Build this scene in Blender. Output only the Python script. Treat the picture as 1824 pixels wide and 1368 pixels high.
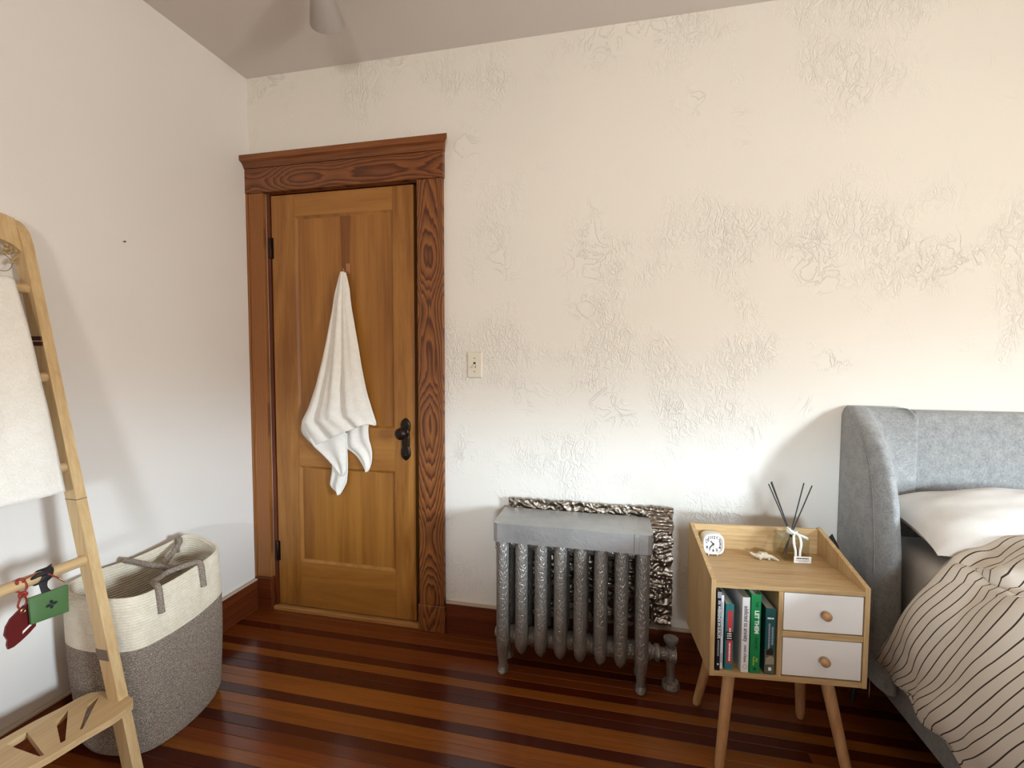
import bpy, bmesh, math, random
from mathutils import Vector, Matrix, noise
random.seed(7)
for o in list(bpy.data.objects): bpy.data.objects.remove(o)
SC = bpy.context.scene
C = SC.collection
# ------------------------------------------------------------------ camera
FPX, YAW, PITCH, ROLL = 838.05, 0.21906, -0.05093, 0.00282
CAM = Vector((1.7729, -2.0176, 1.2602))
fw = Vector((-math.sin(YAW)*math.cos(PITCH), math.cos(YAW)*math.cos(PITCH), math.sin(PITCH)))
rt = Vector((math.cos(YAW), math.sin(YAW), 0)); up = rt.cross(fw)
r2 = rt*math.cos(ROLL)+up*math.sin(ROLL); u2 = up*math.cos(ROLL)-rt*math.sin(ROLL)
cd = bpy.data.cameras.new('camera'); cam = bpy.data.objects.new('camera', cd); C.objects.link(cam)
cd.sensor_fit = 'HORIZONTAL'; cd.sensor_width = 36; cd.lens = FPX/1824*36; cd.clip_start = .02
M = Matrix((r2, u2, -fw)).transposed().to_4x4(); M.translation = CAM; cam.matrix_world = M
SC.camera = cam
# ------------------------------------------------------------------ world, windows' light, exposure
SC.view_settings.view_transform = 'Standard'; SC.view_settings.look = 'None'
SC.view_settings.gamma = 1; SC.view_settings.use_curve_mapping = False
SC.view_settings.exposure = -0.12
SKY, GROUND = 165.0, 78.0
w = bpy.data.worlds.new('world'); SC.world = w; w.use_nodes = True
nt = w.node_tree; nt.nodes.clear()
wo = nt.nodes.new('ShaderNodeOutputWorld'); bg = nt.nodes.new('ShaderNodeBackground')
tc = nt.nodes.new('ShaderNodeTexCoord'); sx = nt.nodes.new('ShaderNodeSeparateXYZ'); cr = nt.nodes.new('ShaderNodeValToRGB')
nt.links.new(tc.outputs['Generated'], sx.inputs[0]); nt.links.new(sx.outputs['Z'], cr.inputs[0])
nt.links.new(cr.outputs[0], bg.inputs[0]); nt.links.new(bg.outputs[0], wo.inputs[0]); bg.inputs[1].default_value = 1
g = tuple(GROUND*c for c in (1.0, .98, .92)); s = tuple(SKY*c for c in (1.0, 1.2, 1.36))
cr.color_ramp.elements[0].position = .06; cr.color_ramp.elements[0].color = (*g, 1)
cr.color_ramp.elements[1].position = .11; cr.color_ramp.elements[1].color = (*s, 1)
RX, FY, H = 4.9, -3.9, 2.618           # right wall, wall behind the camera, ceiling
WR = (-2.62, -2.05, .95, 1.75)         # right window: y0 y1 z0 z1
WF = (1.95, 2.45, 1.10, 1.52)           # window behind the camera: x0 x1 z0 z1
def portal(name, loc, rot, sx_, sy_):
    l = bpy.data.lights.new(name, 'AREA'); l.shape = 'RECTANGLE'; l.size = sx_; l.size_y = sy_; l.cycles.is_portal = True
    o = bpy.data.objects.new(name, l); C.objects.link(o); o.location = loc; o.rotation_euler = rot
portal('window_daylight', (RX+.06, (WR[0]+WR[1])/2, (WR[2]+WR[3])/2), (0, math.pi/2, 0), WR[3]-WR[2], WR[1]-WR[0])
portal('window_daylight', ((WF[0]+WF[1])/2, FY-.06, (WF[2]+WF[3])/2), (math.pi/2, 0, 0), WF[1]-WF[0], WF[3]-WF[2])

# ------------------------------------------------------------------ helpers
class MB:
    def __init__(s): s.v = []; s.f = []; s.uv = None; s.smooth = False
    def add(s, v, f):
        n = len(s.v); s.v += [tuple(p) for p in v]; s.f += [tuple(i+n for i in q) for q in f]; return s
    def box(s, x0, x1, y0, y1, z0, z1, b=0.0, seg=2):
        if b <= 0:
            return s.add([(x0,y0,z0),(x1,y0,z0),(x1,y1,z0),(x0,y1,z0),(x0,y0,z1),(x1,y0,z1),(x1,y1,z1),(x0,y1,z1)],
                  [(0,3,2,1),(4,5,6,7),(0,1,5,4),(1,2,6,5),(2,3,7,6),(3,0,4,7)])
        bm = bmesh.new(); m = MB().box(x0,x1,y0,y1,z0,z1)
        vs = [bm.verts.new(p) for p in m.v]
        for q in m.f: bm.faces.new([vs[i] for i in q])
        bmesh.ops.bevel(bm, geom=bm.edges[:], offset=b, segments=seg, affect='EDGES', profile=.5)
        bm.verts.index_update()
        s.add([v.co for v in bm.verts], [[v.index for v in f.verts] for f in bm.faces]); bm.free(); return s
    def hexa(s, p):   # eight points: bottom ring 0-3 ccw, top ring 4-7
        return s.add(p, [(0,3,2,1),(4,5,6,7),(0,1,5,4),(1,2,6,5),(2,3,7,6),(3,0,4,7)])
    def tube(s, pts, r, n=12, caps=True):
        pts = [Vector(p) for p in pts]; k = len(pts); R = r if isinstance(r, (list, tuple)) else [r]*k
        t0 = (pts[1]-pts[0]).normalized(); ref = Vector((0,0,1)) if abs(t0.z) < .9 else Vector((1,0,0))
        nrm = (ref - t0*ref.dot(t0)).normalized(); base = len(s.v)
        for i in range(k):
            t = (pts[min(i+1,k-1)]-pts[max(i-1,0)]).normalized()
            nrm = (nrm - t*nrm.dot(t)).normalized(); b = t.cross(nrm)
            for j in range(n):
                a = 2*math.pi*j/n; s.v.append(tuple(pts[i]+(nrm*math.cos(a)+b*math.sin(a))*R[i]))
        for i in range(k-1):
            for j in range(n):
                a = base+i*n+j; b_ = base+i*n+(j+1)%n; s.f.append((a, b_, b_+n, a+n))
        if caps: s.f.append(tuple(base+j for j in range(n))[::-1]); s.f.append(tuple(base+(k-1)*n+j for j in range(n)))
        return s
    def lathe(s, c, axis, prof, n=20):     # prof: (distance along axis, radius)
        c = Vector(c); a = Vector(axis).normalized()
        return s.tube([c+a*d for d, r in prof], [max(r, 1e-4) for d, r in prof], n)
    def grid(s, nu, nv, fn, wrap=False):
        base = len(s.v)
        for j in range(nv+1):
            for i in range(nu if wrap else nu+1): s.v.append(tuple(fn(i/nu, j/nv)))
        w_ = nu if wrap else nu+1
        for j in range(nv):
            for i in range(nu):
                a = base+j*w_+i; b = base+j*w_+(i+1)%w_; s.f.append((a, b, b+w_, a+w_))
        return s
    def prism(s, poly, z0, z1, mp=lambda x, y, z: (x, y, z)):
        n = len(poly); b = len(s.v)
        s.v += [mp(x, y, z0) for x, y in poly] + [mp(x, y, z1) for x, y in poly]
        s.f.append(tuple(range(b, b+n))[::-1]); s.f.append(tuple(range(b+n, b+2*n)))
        for i in range(n): j = (i+1) % n; s.f.append((b+i, b+j, b+n+j, b+n+i))
        return s
ROOTLOC = {}
def obj(name, mb, mat, parent=None, smooth=False, uv=None, world=True, angle=None):
    off = ROOTLOC.get(parent.name, Vector((0,0,0))) if (parent and world) else Vector((0,0,0))
    me = bpy.data.meshes.new(name); me.from_pydata([tuple(Vector(v)-off) for v in mb.v], [], mb.f); me.update()
    bm = bmesh.new(); bm.from_mesh(me); bmesh.ops.recalc_face_normals(bm, faces=bm.faces[:]); bm.to_mesh(me); bm.free()
    if uv:
        l = me.uv_layers.new(name='UVMap')
        for lp in me.loops: l.data[lp.index].uv = uv[lp.vertex_index]
    if smooth:
        for p in me.polygons: p.use_smooth = True
        if angle: me.set_sharp_from_angle(angle=math.radians(angle))
    if mat: me.materials.append(mat)
    o = bpy.data.objects.new(name, me); C.objects.link(o)
    if parent: o.parent = parent; ROOTLOC[o.name] = off
    return o
def tag(o, label=None, cat=None, group=None, kind=None):
    if label: o['label'] = label
    if cat: o['category'] = cat
    if group: o['group'] = group
    if kind: o['kind'] = kind
    return o
def root(name, loc=(0,0,0), rz=0, **k):
    o = bpy.data.objects.new(name, None); C.objects.link(o); o.location = loc; o.rotation_euler = (0,0,rz); o.empty_display_size = .05
    ROOTLOC[o.name] = Vector(loc) if rz == 0 else Vector((0,0,0))
    return tag(o, **k)
def smooth_mod(o, lv=1):
    m = o.modifiers.new('sub', 'SUBSURF'); m.levels = lv; m.render_levels = lv; return o
def solid(o, t, off=0):
    m = o.modifiers.new('thick', 'SOLIDIFY'); m.thickness = t; m.offset = off; return o
def interp(tab, x):      # piecewise-linear table [(x, val or tuple)]
    if x <= tab[0][0]: return tab[0][1]
    for (a, p), (b, q) in zip(tab, tab[1:]):
        if x <= b:
            t = (x-a)/(b-a)
            return tuple(i+(j-i)*t for i, j in zip(p, q)) if isinstance(p, tuple) else p+(q-p)*t
    return tab[-1][1]
def catmull(P, t, closed=False):
    n = len(P); m = n if closed else n-1; x = t*m; i = min(int(x), m-1); f = x-i
    g_ = (lambda k: P[k % n]) if closed else (lambda k: P[max(0, min(n-1, k))])
    a, b, c, d = g_(i-1), g_(i), g_(i+1), g_(i+2)
    return tuple(.5*((2*q)+(-p+r)*f+(2*p-5*q+4*r-s_)*f*f+(-p+3*q-3*r+s_)*f**3) for p, q, r, s_ in zip(a, b, c, d))
def text(body, size, mat, parent, mtx, name='lettering', ext=.0002, bold=0.0, sx=1.0):
    cu = bpy.data.curves.new('t', 'FONT'); cu.body = body; cu.size = size; cu.extrude = ext; cu.offset = bold
    cu.align_x = 'CENTER'; cu.align_y = 'CENTER'
    t = bpy.data.objects.new('t', cu); C.objects.link(t)
    me = bpy.data.meshes.new_from_object(t.evaluated_get(bpy.context.evaluated_depsgraph_get()))
    bpy.data.objects.remove(t); bpy.data.curves.remove(cu)
    me.transform(mtx @ Matrix.Diagonal((sx, 1, 1, 1))); me.materials.clear(); me.materials.append(mat); me.name = name
    o = bpy.data.objects.new(name, me); C.objects.link(o); o.parent = parent
    return o
# ------------------------------------------------------------------ materials
def lin(c): return tuple(((x/255)/12.92 if x/255 <= .04045 else ((x/255+.055)/1.055)**2.4) for x in c)
class Mat:
    def __init__(s, name, col, rough=.6, metal=0., **k):
        s.m = bpy.data.materials.new(name); s.m.use_nodes = True; s.nt = s.m.node_tree
        s.b = s.nt.nodes['Principled BSDF']; s.col(col); s.b.inputs['Roughness'].default_value = rough; s.b.inputs['Metallic'].default_value = metal
        for a, v in k.items(): s.b.inputs[a].default_value = v
    def n(s, t, **k):
        x = s.nt.nodes.new(t)
        for a, v in k.items(): setattr(x, a, v)
        return x
    def L(s, a, b): s.nt.links.new(a, b)
    def col(s, c):
        if isinstance(c, tuple): s.b.inputs['Base Color'].default_value = (*c[:3], 1)
        else: s.L(c, s.b.inputs['Base Color'])
    def co(s, scale=(1,1,1), rot=(0,0,0), loc=(0,0,0), uv=False):
        t = s.n('ShaderNodeTexCoord'); m = s.n('ShaderNodeMapping'); s.L(t.outputs['UV' if uv else 'Object'], m.inputs[0])
        m.inputs['Scale'].default_value = scale; m.inputs['Rotation'].default_value = rot; m.inputs['Location'].default_value = loc
        return m.outputs[0]
    def noise(s, v, scale, detail=2, rough=.5, dist=0.):
        x = s.n('ShaderNodeTexNoise'); s.L(v, x.inputs['Vector']); x.inputs['Scale'].default_value = scale
        x.inputs['Detail'].default_value = detail; x.inputs['Roughness'].default_value = rough; x.inputs['Distortion'].default_value = dist
        return x.outputs['Fac']
    def math(s, op, a, b=None, clamp=False):
        x = s.n('ShaderNodeMath', operation=op, use_clamp=clamp)
        for i, v in enumerate((a, b)):
            if v is None: continue
            if isinstance(v, (int, float)): x.inputs[i].default_value = v
            else: s.L(v, x.inputs[i])
        return x.outputs[0]
    def ramp(s, fac, stops, interp_='LINEAR'):
        x = s.n('ShaderNodeValToRGB'); x.color_ramp.interpolation = interp_; s.L(fac, x.inputs[0]); e = x.color_ramp.elements
        while len(e) < len(stops): e.new(.5)
        for q, (p, c) in zip(e, stops):
            q.position = p; q.color = (*c, 1) if isinstance(c, tuple) else (c, c, c, 1)
        return x.outputs[0]
    def mix(s, fac, a, b, mode='MIX'):
        x = s.n('ShaderNodeMix', data_type='RGBA', blend_type=mode)
        for i, v in ((0, fac), (6, a), (7, b)):
            if isinstance(v, (int, float)): x.inputs[i].default_value = v
            elif isinstance(v, tuple): x.inputs[i].default_value = (*v[:3], 1)
            else: s.L(v, x.inputs[i])
        return x.outputs[2]
    def bump(s, h, dist=.002, strength=1.):
        x = s.n('ShaderNodeBump'); x.inputs['Distance'].default_value = dist; x.inputs['Strength'].default_value = strength
        s.L(h, x.inputs['Height']); s.L(x.outputs[0], s.b.inputs['Normal'])
    def sep(s, v):
        x = s.n('ShaderNodeSeparateXYZ'); s.L(v, x.inputs[0]); return x.outputs
def paint(name, col, trowel):
    k = Mat(name, col, .62); v = k.co()
    fine = k.noise(v, 160, 3, .6)
    big = k.noise(v, 1.3, 2)
    tone = k.ramp(big, [(.3, tuple(c*.97 for c in col)), (.7, tuple(min(1, c*1.02) for c in col))]); k.col(tone)
    if trowel:
        p = k.noise(v, 2.1, 4, .6); mask = k.ramp(p, [(.50, 0.), (.60, 1.)])
        s1 = k.noise(k.co((1, 1, .6), (0, .5, 0)), 34, 2, .5, 1.8)
        rid = k.math('SUBTRACT', 1, k.math('MULTIPLY', k.math('ABSOLUTE', k.math('SUBTRACT', s1, .5)), 8), True)
        s2 = k.noise(v, 9, 3, .55, 2.2)
        ln = k.math('SUBTRACT', 1, k.math('MULTIPLY', k.math('ABSOLUTE', k.math('SUBTRACT', s2, .52)), 34), True)
        lm = k.math('MULTIPLY', ln, k.ramp(k.noise(v, 3.3, 2), [(.55, 0.), (.66, 1.)]))
        h = k.math('ADD', k.math('MULTIPLY', rid, mask), k.math('MULTIPLY', lm, .95))
        h = k.math('ADD', h, k.math('MULTIPLY', fine, .12)); h = k.math('ADD', h, k.math('MULTIPLY', k.noise(v, 14, 3), .15))
        k.bump(h, .0019, .9)
    else:
        h = k.math('ADD', k.math('MULTIPLY', fine, .25), k.noise(v, 9, 4, .6)); k.bump(h, .0018, .45)
    return k.m
def pine(name, dark, light, across, along, freq=9, bend=1.3, rough=.38, u0=0., seed=0.):
    """Cathedral grain: bands of A*u^2 + B*noise(along)."""
    k = Mat(name, light, rough); ax = 'xyz'
    v = k.co(); c = k.sep(v)
    u = k.math('SUBTRACT', c[ax.index(across)], u0); wv = c[ax.index(along)]
    cx_ = k.n('ShaderNodeCombineXYZ'); k.L(k.math('ADD', wv, seed), cx_.inputs[0])
    low = k.noise(cx_.outputs[0], 1.6, 1)
    cx2 = k.n('ShaderNodeCombineXYZ'); k.L(k.math('MULTIPLY', wv, 1.2), cx2.inputs[0]); k.L(k.math('MULTIPLY', u, 16), cx2.inputs[1]); cx2.inputs[2].default_value = seed
    wob = k.noise(cx2.outputs[0], 2.2, 3, .55)
    f = k.math('ADD', k.math('MULTIPLY', k.math('MULTIPLY', u, u), 420), k.math('MULTIPLY', low, 5*bend))
    f = k.math('ADD', f, k.math('MULTIPLY', wob, 1.1))
    fr = k.math('FRACT', k.math('MULTIPLY', f, freq*.42))
    col = k.ramp(fr, [(0., light), (.5, tuple((a+b)/2 for a, b in zip(dark, light))), (.72, dark), (.86, dark), (1., light)])
    cx3 = k.n('ShaderNodeCombineXYZ'); k.L(k.math('MULTIPLY', wv, 6), cx3.inputs[0]); k.L(k.math('MULTIPLY', u, 260), cx3.inputs[1])
    fib = k.noise(cx3.outputs[0], 1, 2)
    col = k.mix(k.math('MULTIPLY', fib, .45), col, dark); k.col(col); k.bump(fib, .0006, .5)
    return k.m
def veneer(name, a, b, across, along, rough=.5, s_ac=110, s_al=5, patch=.35, coat=0.):
    k = Mat(name, a, rough); v = k.co()
    sc = [s_ac]*3; sc['xyz'.index(along)] = s_al
    g1 = k.noise(k.co(tuple(sc)), 1, 3, .6, .4)
    sc2 = [x*.12 for x in sc]; g2 = k.noise(k.co(tuple(sc2)), 1.3, 3, .55, 1.2)
    f = k.math('ADD', k.math('MULTIPLY', g1, 1-patch), k.math('MULTIPLY', g2, patch))
    k.col(k.ramp(f, [(.34, b), (.62, a)])); k.bump(g1, .0005, .35)
    if coat: k.b.inputs['Coat Weight'].default_value = coat
    return k.m
def plain(name, col, rough=.6, metal=0., bump=None, **k_):
    k = Mat(name, col, rough, metal, **k_)
    if bump:
        sc, d, st = bump; k.bump(k.noise(k.co(), sc, 3), d, st)
    return k.m
WALL = lin((234, 228, 218))
m_wall = paint('plaster_trowelled', WALL, True); m_wall2 = paint('plaster_smooth', lin((230, 224, 217)), False)
m_wall3 = paint('plaster_tan', lin((176, 156, 134)), False)
m_ceil = plain('ceiling_paint', lin((214, 205, 198)), .75, bump=(6, .002, .3))
PD, PL = lin((84, 40, 14)), lin((156, 98, 46))
m_casing = pine('pine_vertical_casing', PD, PL, 'x', 'z', 4.6, 2.4, u0=.945, seed=3.1)
m_casing_l = pine('pine_vertical_plain', lin((124, 72, 28)), lin((160, 102, 46)), 'x', 'z', 3, .5, u0=-.05, seed=1.)
m_head = pine('pine_horizontal_lintel', PD, lin((146, 86, 40)), 'z', 'x', 4.2, 2.6, u0=2.112, seed=5.3)
m_crown = veneer('pine_crown', lin((140, 82, 36)), lin((88, 42, 14)), 'z', 'x', .4, 120, 4)
m_jamb = veneer('pine_jamb', lin((112, 52, 18)), lin((66, 24, 6)), 'x', 'z', .45)
m_base = veneer('pine_baseboard', lin((112, 50, 18)), lin((66, 24, 6)), 'z', 'x', .38, 90, 3)
m_base_l = veneer('pine_baseboard_left', lin((112, 50, 18)), lin((66, 24, 6)), 'z', 'y', .38, 90, 3)
DA, DB = lin((168, 114, 50)), lin((128, 78, 26))
m_stile = veneer('birch_stile', DA, DB, 'x', 'z', .36, 60, 6, .7)
m_rail = veneer('birch_rail', DA, lin((142, 90, 34)), 'z', 'x', .36, 60, 6, .7)
m_panel = veneer('birch_panel', lin((164, 110, 46)), lin((124, 74, 24)), 'x', 'z', .36, 42, 2.2, .6)
m_thresh = veneer('threshold_wood', lin((190, 140, 80)), lin((150, 96, 44)), 'y', 'x', .5)
m_edge = plain('plaster_edge_strip', lin((190, 172, 150)), .7)
m_iron = plain('dark_bronze', lin((44, 32, 22)), .34, .7, bump=(60, .001, .3))
m_bronze = plain('hinge_bronze', lin((52, 34, 22)), .45, .8)
def plank_mat():
    k = Mat('fir_floor_plank', (.2, .1, .03), .2); oi = k.n('ShaderNodeObjectInfo')
    g1 = k.noise(k.co((5, 150, 150)), 1, 3, .6, .3); g2 = k.noise(k.co((1.1, 26, 26)), 1, 3, .55, .6)
    f = k.math('ADD', k.math('MULTIPLY', g1, .5), k.math('MULTIPLY', g2, .5))
    k.col(k.mix(k.ramp(f, [(.3, .75), (.62, 0.)]), oi.outputs['Color'], k.mix(.5, oi.outputs['Color'], lin((60, 20, 4)))))
    k.bump(g1, .0003, .25); k.b.inputs['Coat Weight'].default_value = .12; k.b.inputs['Specular IOR Level'].default_value = .38; k.b.inputs['Coat Roughness'].default_value = .12
    return k.m
m_plank = plank_mat(); m_sub = plain('subfloor', (.02, .01, .005), .9)
m_switch = plain('ivory_plastic', lin((226, 217, 200)), .35); m_dark = plain('black_void', (.01, .008, .007), .8); m_screw = plain('screw_metal', lin((150, 140, 120)), .4, .8)
def silver_mat(name, col, emb):
    k = Mat(name, col, .42, .55); v = k.co()
    h = k.noise(v, 26, 3, .6, 1.5); vo = k.n('ShaderNodeTexVoronoi', feature='DISTANCE_TO_EDGE'); k.L(k.co((1, 1, .55)), vo.inputs['Vector']); vo.inputs['Scale'].default_value = 85
    d = k.noise(v, 7, 4, .65); k.col(k.ramp(d, [(.34, tuple(c*.78 for c in col)), (.6, col)]))
    k.bump(k.math('ADD', k.math('MULTIPLY', k.ramp(vo.outputs['Distance'], [(0., 0.), (.2, 1.)]), emb), k.math('MULTIPLY', h, .6)), .0022, .7)
    return k.m
m_silver = silver_mat('silver_radiator_paint', lin((156, 151, 144)), 1.)
m_cover = silver_mat('grey_cover_paint', lin((176, 175, 173)), .05)
k = Mat('crinkled_foil', lin((158, 146, 132)), .33, 1.); k.bump(k.noise(k.co(), 70, 4, .6, .8), .0025, .6); m_foil = k.m
OA, OB = lin((204, 172, 124)), lin((170, 134, 88))
m_oak_x = veneer('oak_laminate_x', OA, OB, 'z', 'x', .45, 130, 7, .4); m_oak_z = veneer('oak_laminate_z', OA, OB, 'x', 'z', .45, 130, 7, .4)
m_oak_y = veneer('oak_laminate_y', OA, OB, 'x', 'y', .45, 130, 7, .4)
m_beech = veneer('beech_leg', lin((206, 164, 118)), lin((180, 136, 92)), 'x', 'z', .5, 90, 5, .4)
m_knob = veneer('beech_knob', lin((196, 154, 108)), lin((168, 122, 78)), 'x', 'y', .4, 120, 12, .4)
m_white = plain('white_drawer', lin((236, 230, 222)), .4); m_wplastic = plain('white_plastic', lin((242, 240, 235)), .35)
m_ink = plain('black_ink', (.012, .012, .014), .6)
m_bamboo_z = veneer('pale_ladder_wood', lin((212, 182, 134)), lin((186, 150, 102)), 'x', 'z', .48, 90, 4, .5)
m_bamboo_y = veneer('pale_ladder_rung', lin((212, 182, 136)), lin((186, 150, 104)), 'x', 'y', .48, 90, 4, .5)
def fabric(name, a, b, scale=900, rough=.95, d=.0012, st=.6, wx=1.):
    k = Mat(name, a, rough); t1 = k.noise(k.co((1*wx, 1*wx, .25)), scale, 2, .7); t2 = k.noise(k.co((.25, .25, 1)), scale, 2, .7)
    f = k.math('MULTIPLY', k.math('ADD', t1, t2), .5); big = k.noise(k.co(), 30, 4, .6)
    k.col(k.ramp(k.math('ADD', k.math('MULTIPLY', f, .7), k.math('MULTIPLY', big, .3)), [(.36, b), (.62, a)])); k.bump(f, d, st)
    k.b.inputs['Sheen Weight'].default_value = .25
    return k.m
m_grey = fabric('grey_woven_upholstery', lin((172, 172, 170)), lin((122, 123, 123)), 420)
m_terry = fabric('white_terry', lin((248, 243, 234)), lin((232, 225, 214)), 500, .98, .004, .7)
m_sheet = fabric('white_sheet', lin((232, 226, 218)), lin((220, 213, 204)), 1200, .9, .0006, .3)
m_cream = fabric('cream_rope', lin((238, 226, 206)), lin((206, 192, 168)), 600, .95, .002, .7)
def melange():
    k = Mat('brown_grey_rope', (.2, .2, .2), .95); n1 = k.noise(k.co((1, 1, 2)), 330, 2, .6)
    k.col(k.ramp(n1, [(.38, lin((104, 88, 76))), (.5, lin((140, 124, 110))), (.64, lin((186, 172, 156)))])); k.bump(n1, .003, .8); return k.m
m_mel = melange()
def duvet_mat():
    k = Mat('striped_duvet', (.7, .66, .6), .9); t = k.n('ShaderNodeUVMap'); c = k.sep(t.outputs[0])
    fr = k.math('ABSOLUTE', k.math('SUBTRACT', k.math('FRACT', k.math('MULTIPLY', c[1], 1/.0262)), .5))
    line = k.ramp(fr, [(.052, 1.), (.072, 0.)])
    k.col(k.mix(line, lin((222, 212, 198)), lin((58, 44, 34)))); k.bump(k.noise(k.co(), 38, 4, .6, .6), .004, .45); return k.m
m_duvet = duvet_mat()
def thin_glass(name, tint, glo):
    k = Mat(name, tint, .03); t = k.n('ShaderNodeBsdfTransparent'); t.inputs[0].default_value = (*tint, 1); g_ = k.n('ShaderNodeBsdfGlossy'); g_.inputs['Roughness'].default_value = .03
    fr_ = k.n('ShaderNodeLayerWeight'); fr_.inputs['Blend'].default_value = .5; mx = k.n('ShaderNodeMixShader'); k.L(k.math('ADD', k.math('MULTIPLY', k.math('POWER', fr_.outputs['Facing'], 4.), .5), glo), mx.inputs[0]); k.L(t.outputs[0], mx.inputs[1]); k.L(g_.outputs[0], mx.inputs[2])
    k.L(mx.outputs[0], k.nt.nodes['Material Output'].inputs[0]); return k.m
m_glass = thin_glass('clear_glass', (.91, .93, .91), .09); m_oil = thin_glass('pale_oil', (.92, .86, .74), .0)
m_reed = plain('black_reed', (.012, .011, .011), .6); m_ribbon = plain('ivory_ribbon', lin((230, 224, 212)), .7); m_paper = plain('tag_paper', lin((240, 232, 220)), .7)
m_ceramic = plain('bisque_ceramic', lin((206, 192, 168)), .6, bump=(90, .002, .4))
m_red = plain('dark_red_leather', lin((92, 18, 16)), .45); m_redcord = plain('rust_red_cord', lin((138, 42, 26)), .6)
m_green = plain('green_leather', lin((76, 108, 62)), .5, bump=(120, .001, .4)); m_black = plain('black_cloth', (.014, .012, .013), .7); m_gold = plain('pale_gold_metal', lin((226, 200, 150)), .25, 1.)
m_brownlash = plain('dark_brown_lashing', lin((70, 26, 16)), .7); m_tape = plain('grey_brown_tape', lin((112, 94, 78)), .5)
m_lamp = plain('frosted_lamp_shade', lin((160, 150, 143)), .6); m_copper = plain('copper_hook', lin((176, 128, 92)), .35, .5)

# ------------------------------------------------------------------ room shell
def struct(name, mb, mat, **k): return tag(obj(name, mb, mat, **k), kind='structure')
fl = struct('floor', MB().box(0, RX, FY, 0, -.08, -.0125), m_sub)
tones = 'mmmdmmdlddlldlldnmlddmllndml'
TON = {'l': [(146, 84, 28), (138, 78, 26)], 'm': [(118, 58, 18), (124, 62, 22)], 'n': [(96, 42, 12), (100, 46, 14)], 'd': [(80, 28, 8), (74, 26, 8)]}
PW = .0435; rowi = 0; y = 0.
while y > FY+.001:
    y1 = max(y-PW, FY); x = 0.
    while x < RX:
        L = random.uniform(2.3, 3.4) if x == 0 else random.uniform(1.4, 2.6)
        x1 = min(RX, x+L) if RX-x-L > .5 else RX
        p = obj('plank', MB().box(x+.0004, x1-.0004, y1+.0005, y-.0005, -.0125, 0, .0007, 1), m_plank, fl)
        t = tones[rowi] if rowi < len(tones) and x == 0 else random.choice('lmmndd')
        c = lin(random.choice(TON[t])); p.color = (*c, 1); x = x1
    y = y1; rowi += 1
DX0, DX1, DZ = .1, .905, 2.075          # rough opening of the door
wb = MB()
wb.box(-.15, DX0, 0, .12, 0, H).box(DX1, RX+.15, 0, .12, 0, H).box(DX0, DX1, 0, .12, DZ, H).box(-.15, RX+.15, .12, .2, 0, H)
struct('wall_back', wb, m_wall)
struct('wall_left', MB().box(-.15, 0, FY-.12, 0, 0, H), m_wall2)
y0, y1, z0, z1 = WR
struct('wall_right', MB().box(RX, RX+.12, FY-.12, y0, 0, H).box(RX, RX+.12, y1, 0, 0, H).box(RX, RX+.12, y0, y1, 0, z0).box(RX, RX+.12, y0, y1, z1, H), m_wall3)
x0, x1, z2, z3 = WF
struct('wall_front', MB().box(0, x0, FY-.12, FY, 0, H).box(x1, RX, FY-.12, FY, 0, H).box(x0, x1, FY-.12, FY, 0, z2).box(x0, x1, FY-.12, FY, z3, H), m_wall3)
struct('ceiling', MB().box(-.15, RX+.15, FY-.12, .2, H, H+.1), m_ceil)
m_sash = plain('white_sash_paint', lin((226, 220, 210)), .45)
wn = root('window_1', (RX+.06, y0, z0), kind='structure')
obj('window_frame', MB().box(RX+.04, RX+.08, y0, y0+.03, z0, z1).box(RX+.04, RX+.08, y1-.03, y1, z0, z1).box(RX+.04, RX+.08, y0+.03, y1-.03, z0, z0+.03).box(RX+.04, RX+.08, y0+.03, y1-.03, z1-.03, z1), m_sash, wn)
obj('window_sill', MB().box(RX-.05, RX+.02, y0-.06, y1+.06, z0-.03, z0, .004), m_sash, wn)
wn = root('window_2', (x0, FY-.06, z2), kind='structure')
obj('window_frame', MB().box(x0, x0+.03, FY-.08, FY-.04, z2, z3).box(x1-.03, x1, FY-.08, FY-.04, z2, z3).box(x0+.03, x1-.03, FY-.08, FY-.04, z2, z2+.03).box(x0+.03, x1-.03, FY-.08, FY-.04, z3-.03, z3), m_sash, wn)
obj('window_sill', MB().box(x0-.06, x1+.06, FY-.02, FY+.05, z2-.03, z2, .004), m_sash, wn)
tag(obj('added_sky_blocker', MB().box(x0-2.2, x1+2.2, FY-3.2, FY-.14, 2.0, 2.12), m_jamb), kind='structure')  # unseen slab added outside the rear window to keep sky light out
# baseboards
bl = struct('baseboard_left', MB().box(0, .018, FY, -.03, 0, .148, .002), m_base_l)
obj('plaster_edge', MB().box(0, .019, FY, -.03, .148, .156, .002), m_edge, bl)
bb = struct('baseboard_back', MB().box(1.018, RX, -.018, 0, 0, .138, .002), m_base)
obj('plaster_edge', MB().box(1.018, RX, -.019, 0, .138, .146, .002), m_edge, bb)
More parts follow.
